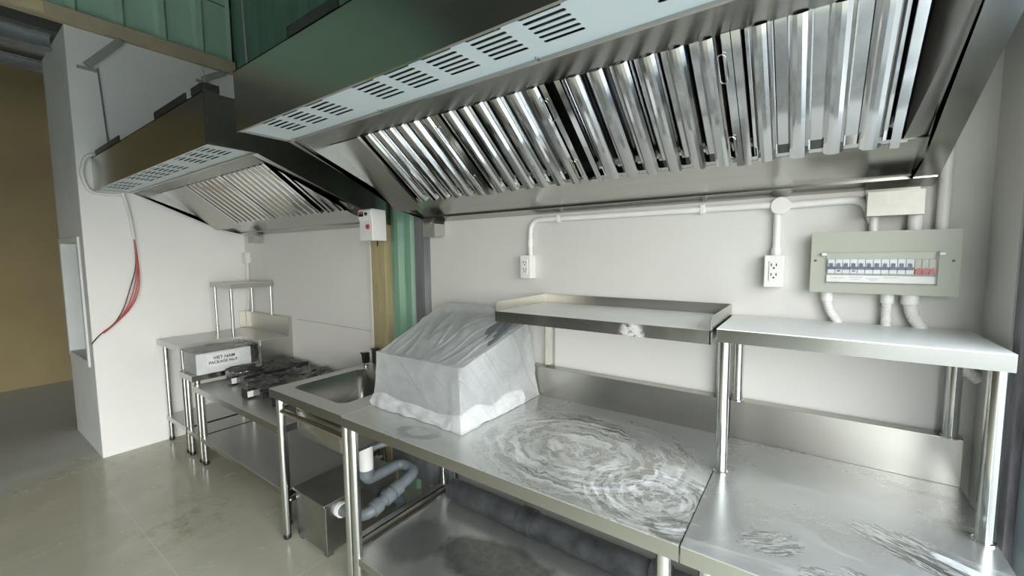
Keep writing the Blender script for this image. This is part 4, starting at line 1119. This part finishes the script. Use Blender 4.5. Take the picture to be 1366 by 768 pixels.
def outlet(x0, x1, z0, z1, lab):
    t = thing('wall_outlet', lab, 'outlet', ((x0 + x1) / 2, 1.68, z0), 'double outlets on the back wall')
    MB().box(x0, x1, 1.632, YW, z0, z1).build('housing', M_WHITEPL, t, 0.003)
    w = (x1 - x0)
    f = MB().box(x0 + w * 0.26, x1 - w * 0.26, 1.629, 1.632, z0 + 0.02, z1 - 0.02).build('face', M_WHITEPL, t, 0.001)
    cx = (x0 + x1) / 2
    for dz in (0.36, 0.66):
        z = z0 + (z1 - z0) * dz
        mb = MB(); mb.box(cx - 0.0085, cx - 0.0055, 1.6284, 1.6292, z, z + 0.009); mb.box(cx + 0.0055, cx + 0.0085, 1.6284, 1.6292, z, z + 0.009)
        mb.lathe([(0.003, -0.0004), (0.003, 0.0004)], (cx, 1.6288, z - 0.006), 'y', 10)
        mb.build('socket_hole', M_BLACKPL, f)


outlet(-1.120, -1.063, 1.350, 1.459, 'white double outlet above the lipped shelf, left end of the conduit')
outlet(-0.128, -0.072, 1.348, 1.454, 'white double outlet beside the breaker box')
t = thing('surface_conduit', 'white conduit running along the back wall just under the hood', 'conduit', (-0.5, 1.665, 1.46))
MB().tube(bend([(-1.083, 1.666, 1.456), (-1.083, 1.666, 1.622), (-0.11, 1.666, 1.622)], 0.06, 8), 0.0115, 14).build('pipe', M_PVC, t, 0, True)
MB().tube(bend([(-0.07, 1.666, 1.618), (0.125, 1.666, 1.622), (0.146, 1.666, 1.55)], 0.06, 8), 0.0115, 14).build('pipe', M_PVC, t, 0, True)
MB().tube([(-0.098, 1.666, 1.60), (-0.098, 1.666, 1.452)], 0.0115, 14).build('pipe', M_PVC, t, 0, True)
MB().tube([(-0.098, 1.666, 1.478), (-0.098, 1.666, 1.454)], 0.015, 14).build('collar', M_PVC, t, 0, True)
MB().tube([(-1.083, 1.666, 1.53), (-1.083, 1.666, 1.50)], 0.014, 14).build('collar', M_PVC, t, 0, True)
MB().lathe([(0.030, 0.0), (0.030, -0.024), (0.027, -0.028), (0.005, -0.0285)], (-0.090, 1.679, 1.617), 'y', 22).build('junction_box', M_PVC, t, 0, True)
for x in (-0.93, -0.33):
    MB().box(x - 0.008, x + 0.008, 1.6535, 1.68, 1.606, 1.638).build('clip', M_PVC, t, 0.002)

t = thing('small_outlet', 'small white switch box on the back wall by the left corner', 'switch', (-4.10, 1.68, 1.40))
MB().box(-4.135, -4.065, 1.645, YW, 1.405, 1.50).build('housing', M_WHITEPL, t, 0.003)
MB().box(-4.12, -4.08, 1.642, 1.645, 1.42, 1.485).build('rocker', M_WHITEPL, t, 0.001)
MB().tube(bend([(-4.10, 1.665, 1.406), (-4.10, 1.665, 1.25), (-4.11, 1.665, 1.10), (-4.135, 1.665, 0.985)], 0.08), 0.013, 12).build('conduit', M_PVC, t, 0, True)

# steel grease cups under the hood's rear edge
for (x0, x1, z0, z1, lab) in ((0.126, 0.247, 1.566, 1.634, 'wide steel grease cup under the right end of the nearer hood'),
                              (-1.745, -1.655, 1.563, 1.632, 'steel grease cup under the left rear corner of the nearer hood'),
                              (-3.90, -3.80, 1.578, 1.635, 'small steel grease cup under the left rear of the farther hood')):
    t = thing('grease_cup', lab, 'grease cup', ((x0 + x1) / 2, 1.64, z0), 'grease cups under the hoods')
    mb = MB(); mb.box(x0, x1, 1.600, 1.603, z0, z1); mb.box(x0, x1, 1.672, 1.675, z0, z1); mb.box(x0, x0 + 0.003, 1.603, 1.672, z0, z1)
    mb.box(x1 - 0.003, x1, 1.603, 1.672, z0, z1); mb.box(x0 + 0.003, x1 - 0.003, 1.603, 1.672, z0, z0 + 0.003)
    mb.build('cup', plain('cup_steel', (0.46, 0.46, 0.42), 0.45, 0.6, 0.10, 30), t)
    mb = MB(); mb.prism([(1.672, z1), (1.675, z1), (1.679, z1 + 0.02), (1.676, z1 + 0.02)], 'x', x0, x1); mb.build('hanger', M_STEEL, t)

# hood control box on the olive post
t = thing('hood_switch_box', 'white control box with red display and button beside the olive post', 'control box', (-2.05, 1.55, 1.553))
K = 0.94; kz = lambda z: 1.467 + (z - 1.467) * K
xa, xb = -2.248 * K, -2.122 * K
mb = MB(); mb.prism([(1.650 * K, kz(1.553)), (1.650 * K, kz(1.738)), (1.552 * K, kz(1.742)), (1.540 * K, kz(1.732)), (1.540 * K, kz(1.70)), (1.549 * K, kz(1.672)), (1.549 * K, kz(1.553))], 'x', xa, xb)
mb.build('housing', M_WHITEPL, t, 0.004)
MB().prism([(-2.11, 1.650 * K), (-2.06, 1.650 * K), (-2.152, 1.652), (-2.20, 1.652)], 'z', kz(1.60), kz(1.66)).build('mounting_bracket', M_GALV, t)
yf = 1.540 * K
MB().box(xa + 0.010, xa + 0.052, yf - 0.002, yf + 0.002, kz(1.697), kz(1.727)).build('display', M_BLACKPL, t)
MB().box(xa + 0.012, xa + 0.050, yf - 0.004, yf - 0.002, kz(1.713), kz(1.725)).build('display_digits', M_RED, t)
MB().lathe([(0.010, 0.0), (0.009, -0.007), (0.003, -0.008)], (xa + 0.078, yf, kz(1.711)), 'y', 14).build('knob', M_BLACKPL, t, 0, True)
MB().lathe([(0.014, 0.0), (0.013, -0.009), (0.004, -0.010)], (xa + 0.082, 1.549 * K, kz(1.636)), 'y', 16).build('red_button', M_RED, t, 0, True)
MB().box(xb - 0.03, xb - 0.024, 1.60 * K, 1.604 * K, kz(1.52), kz(1.553)).build('wire_tail', M_BLACKPL, t)

for o in list(bpy.data.objects):
    if '_o' in o.keys(): del o['_o']
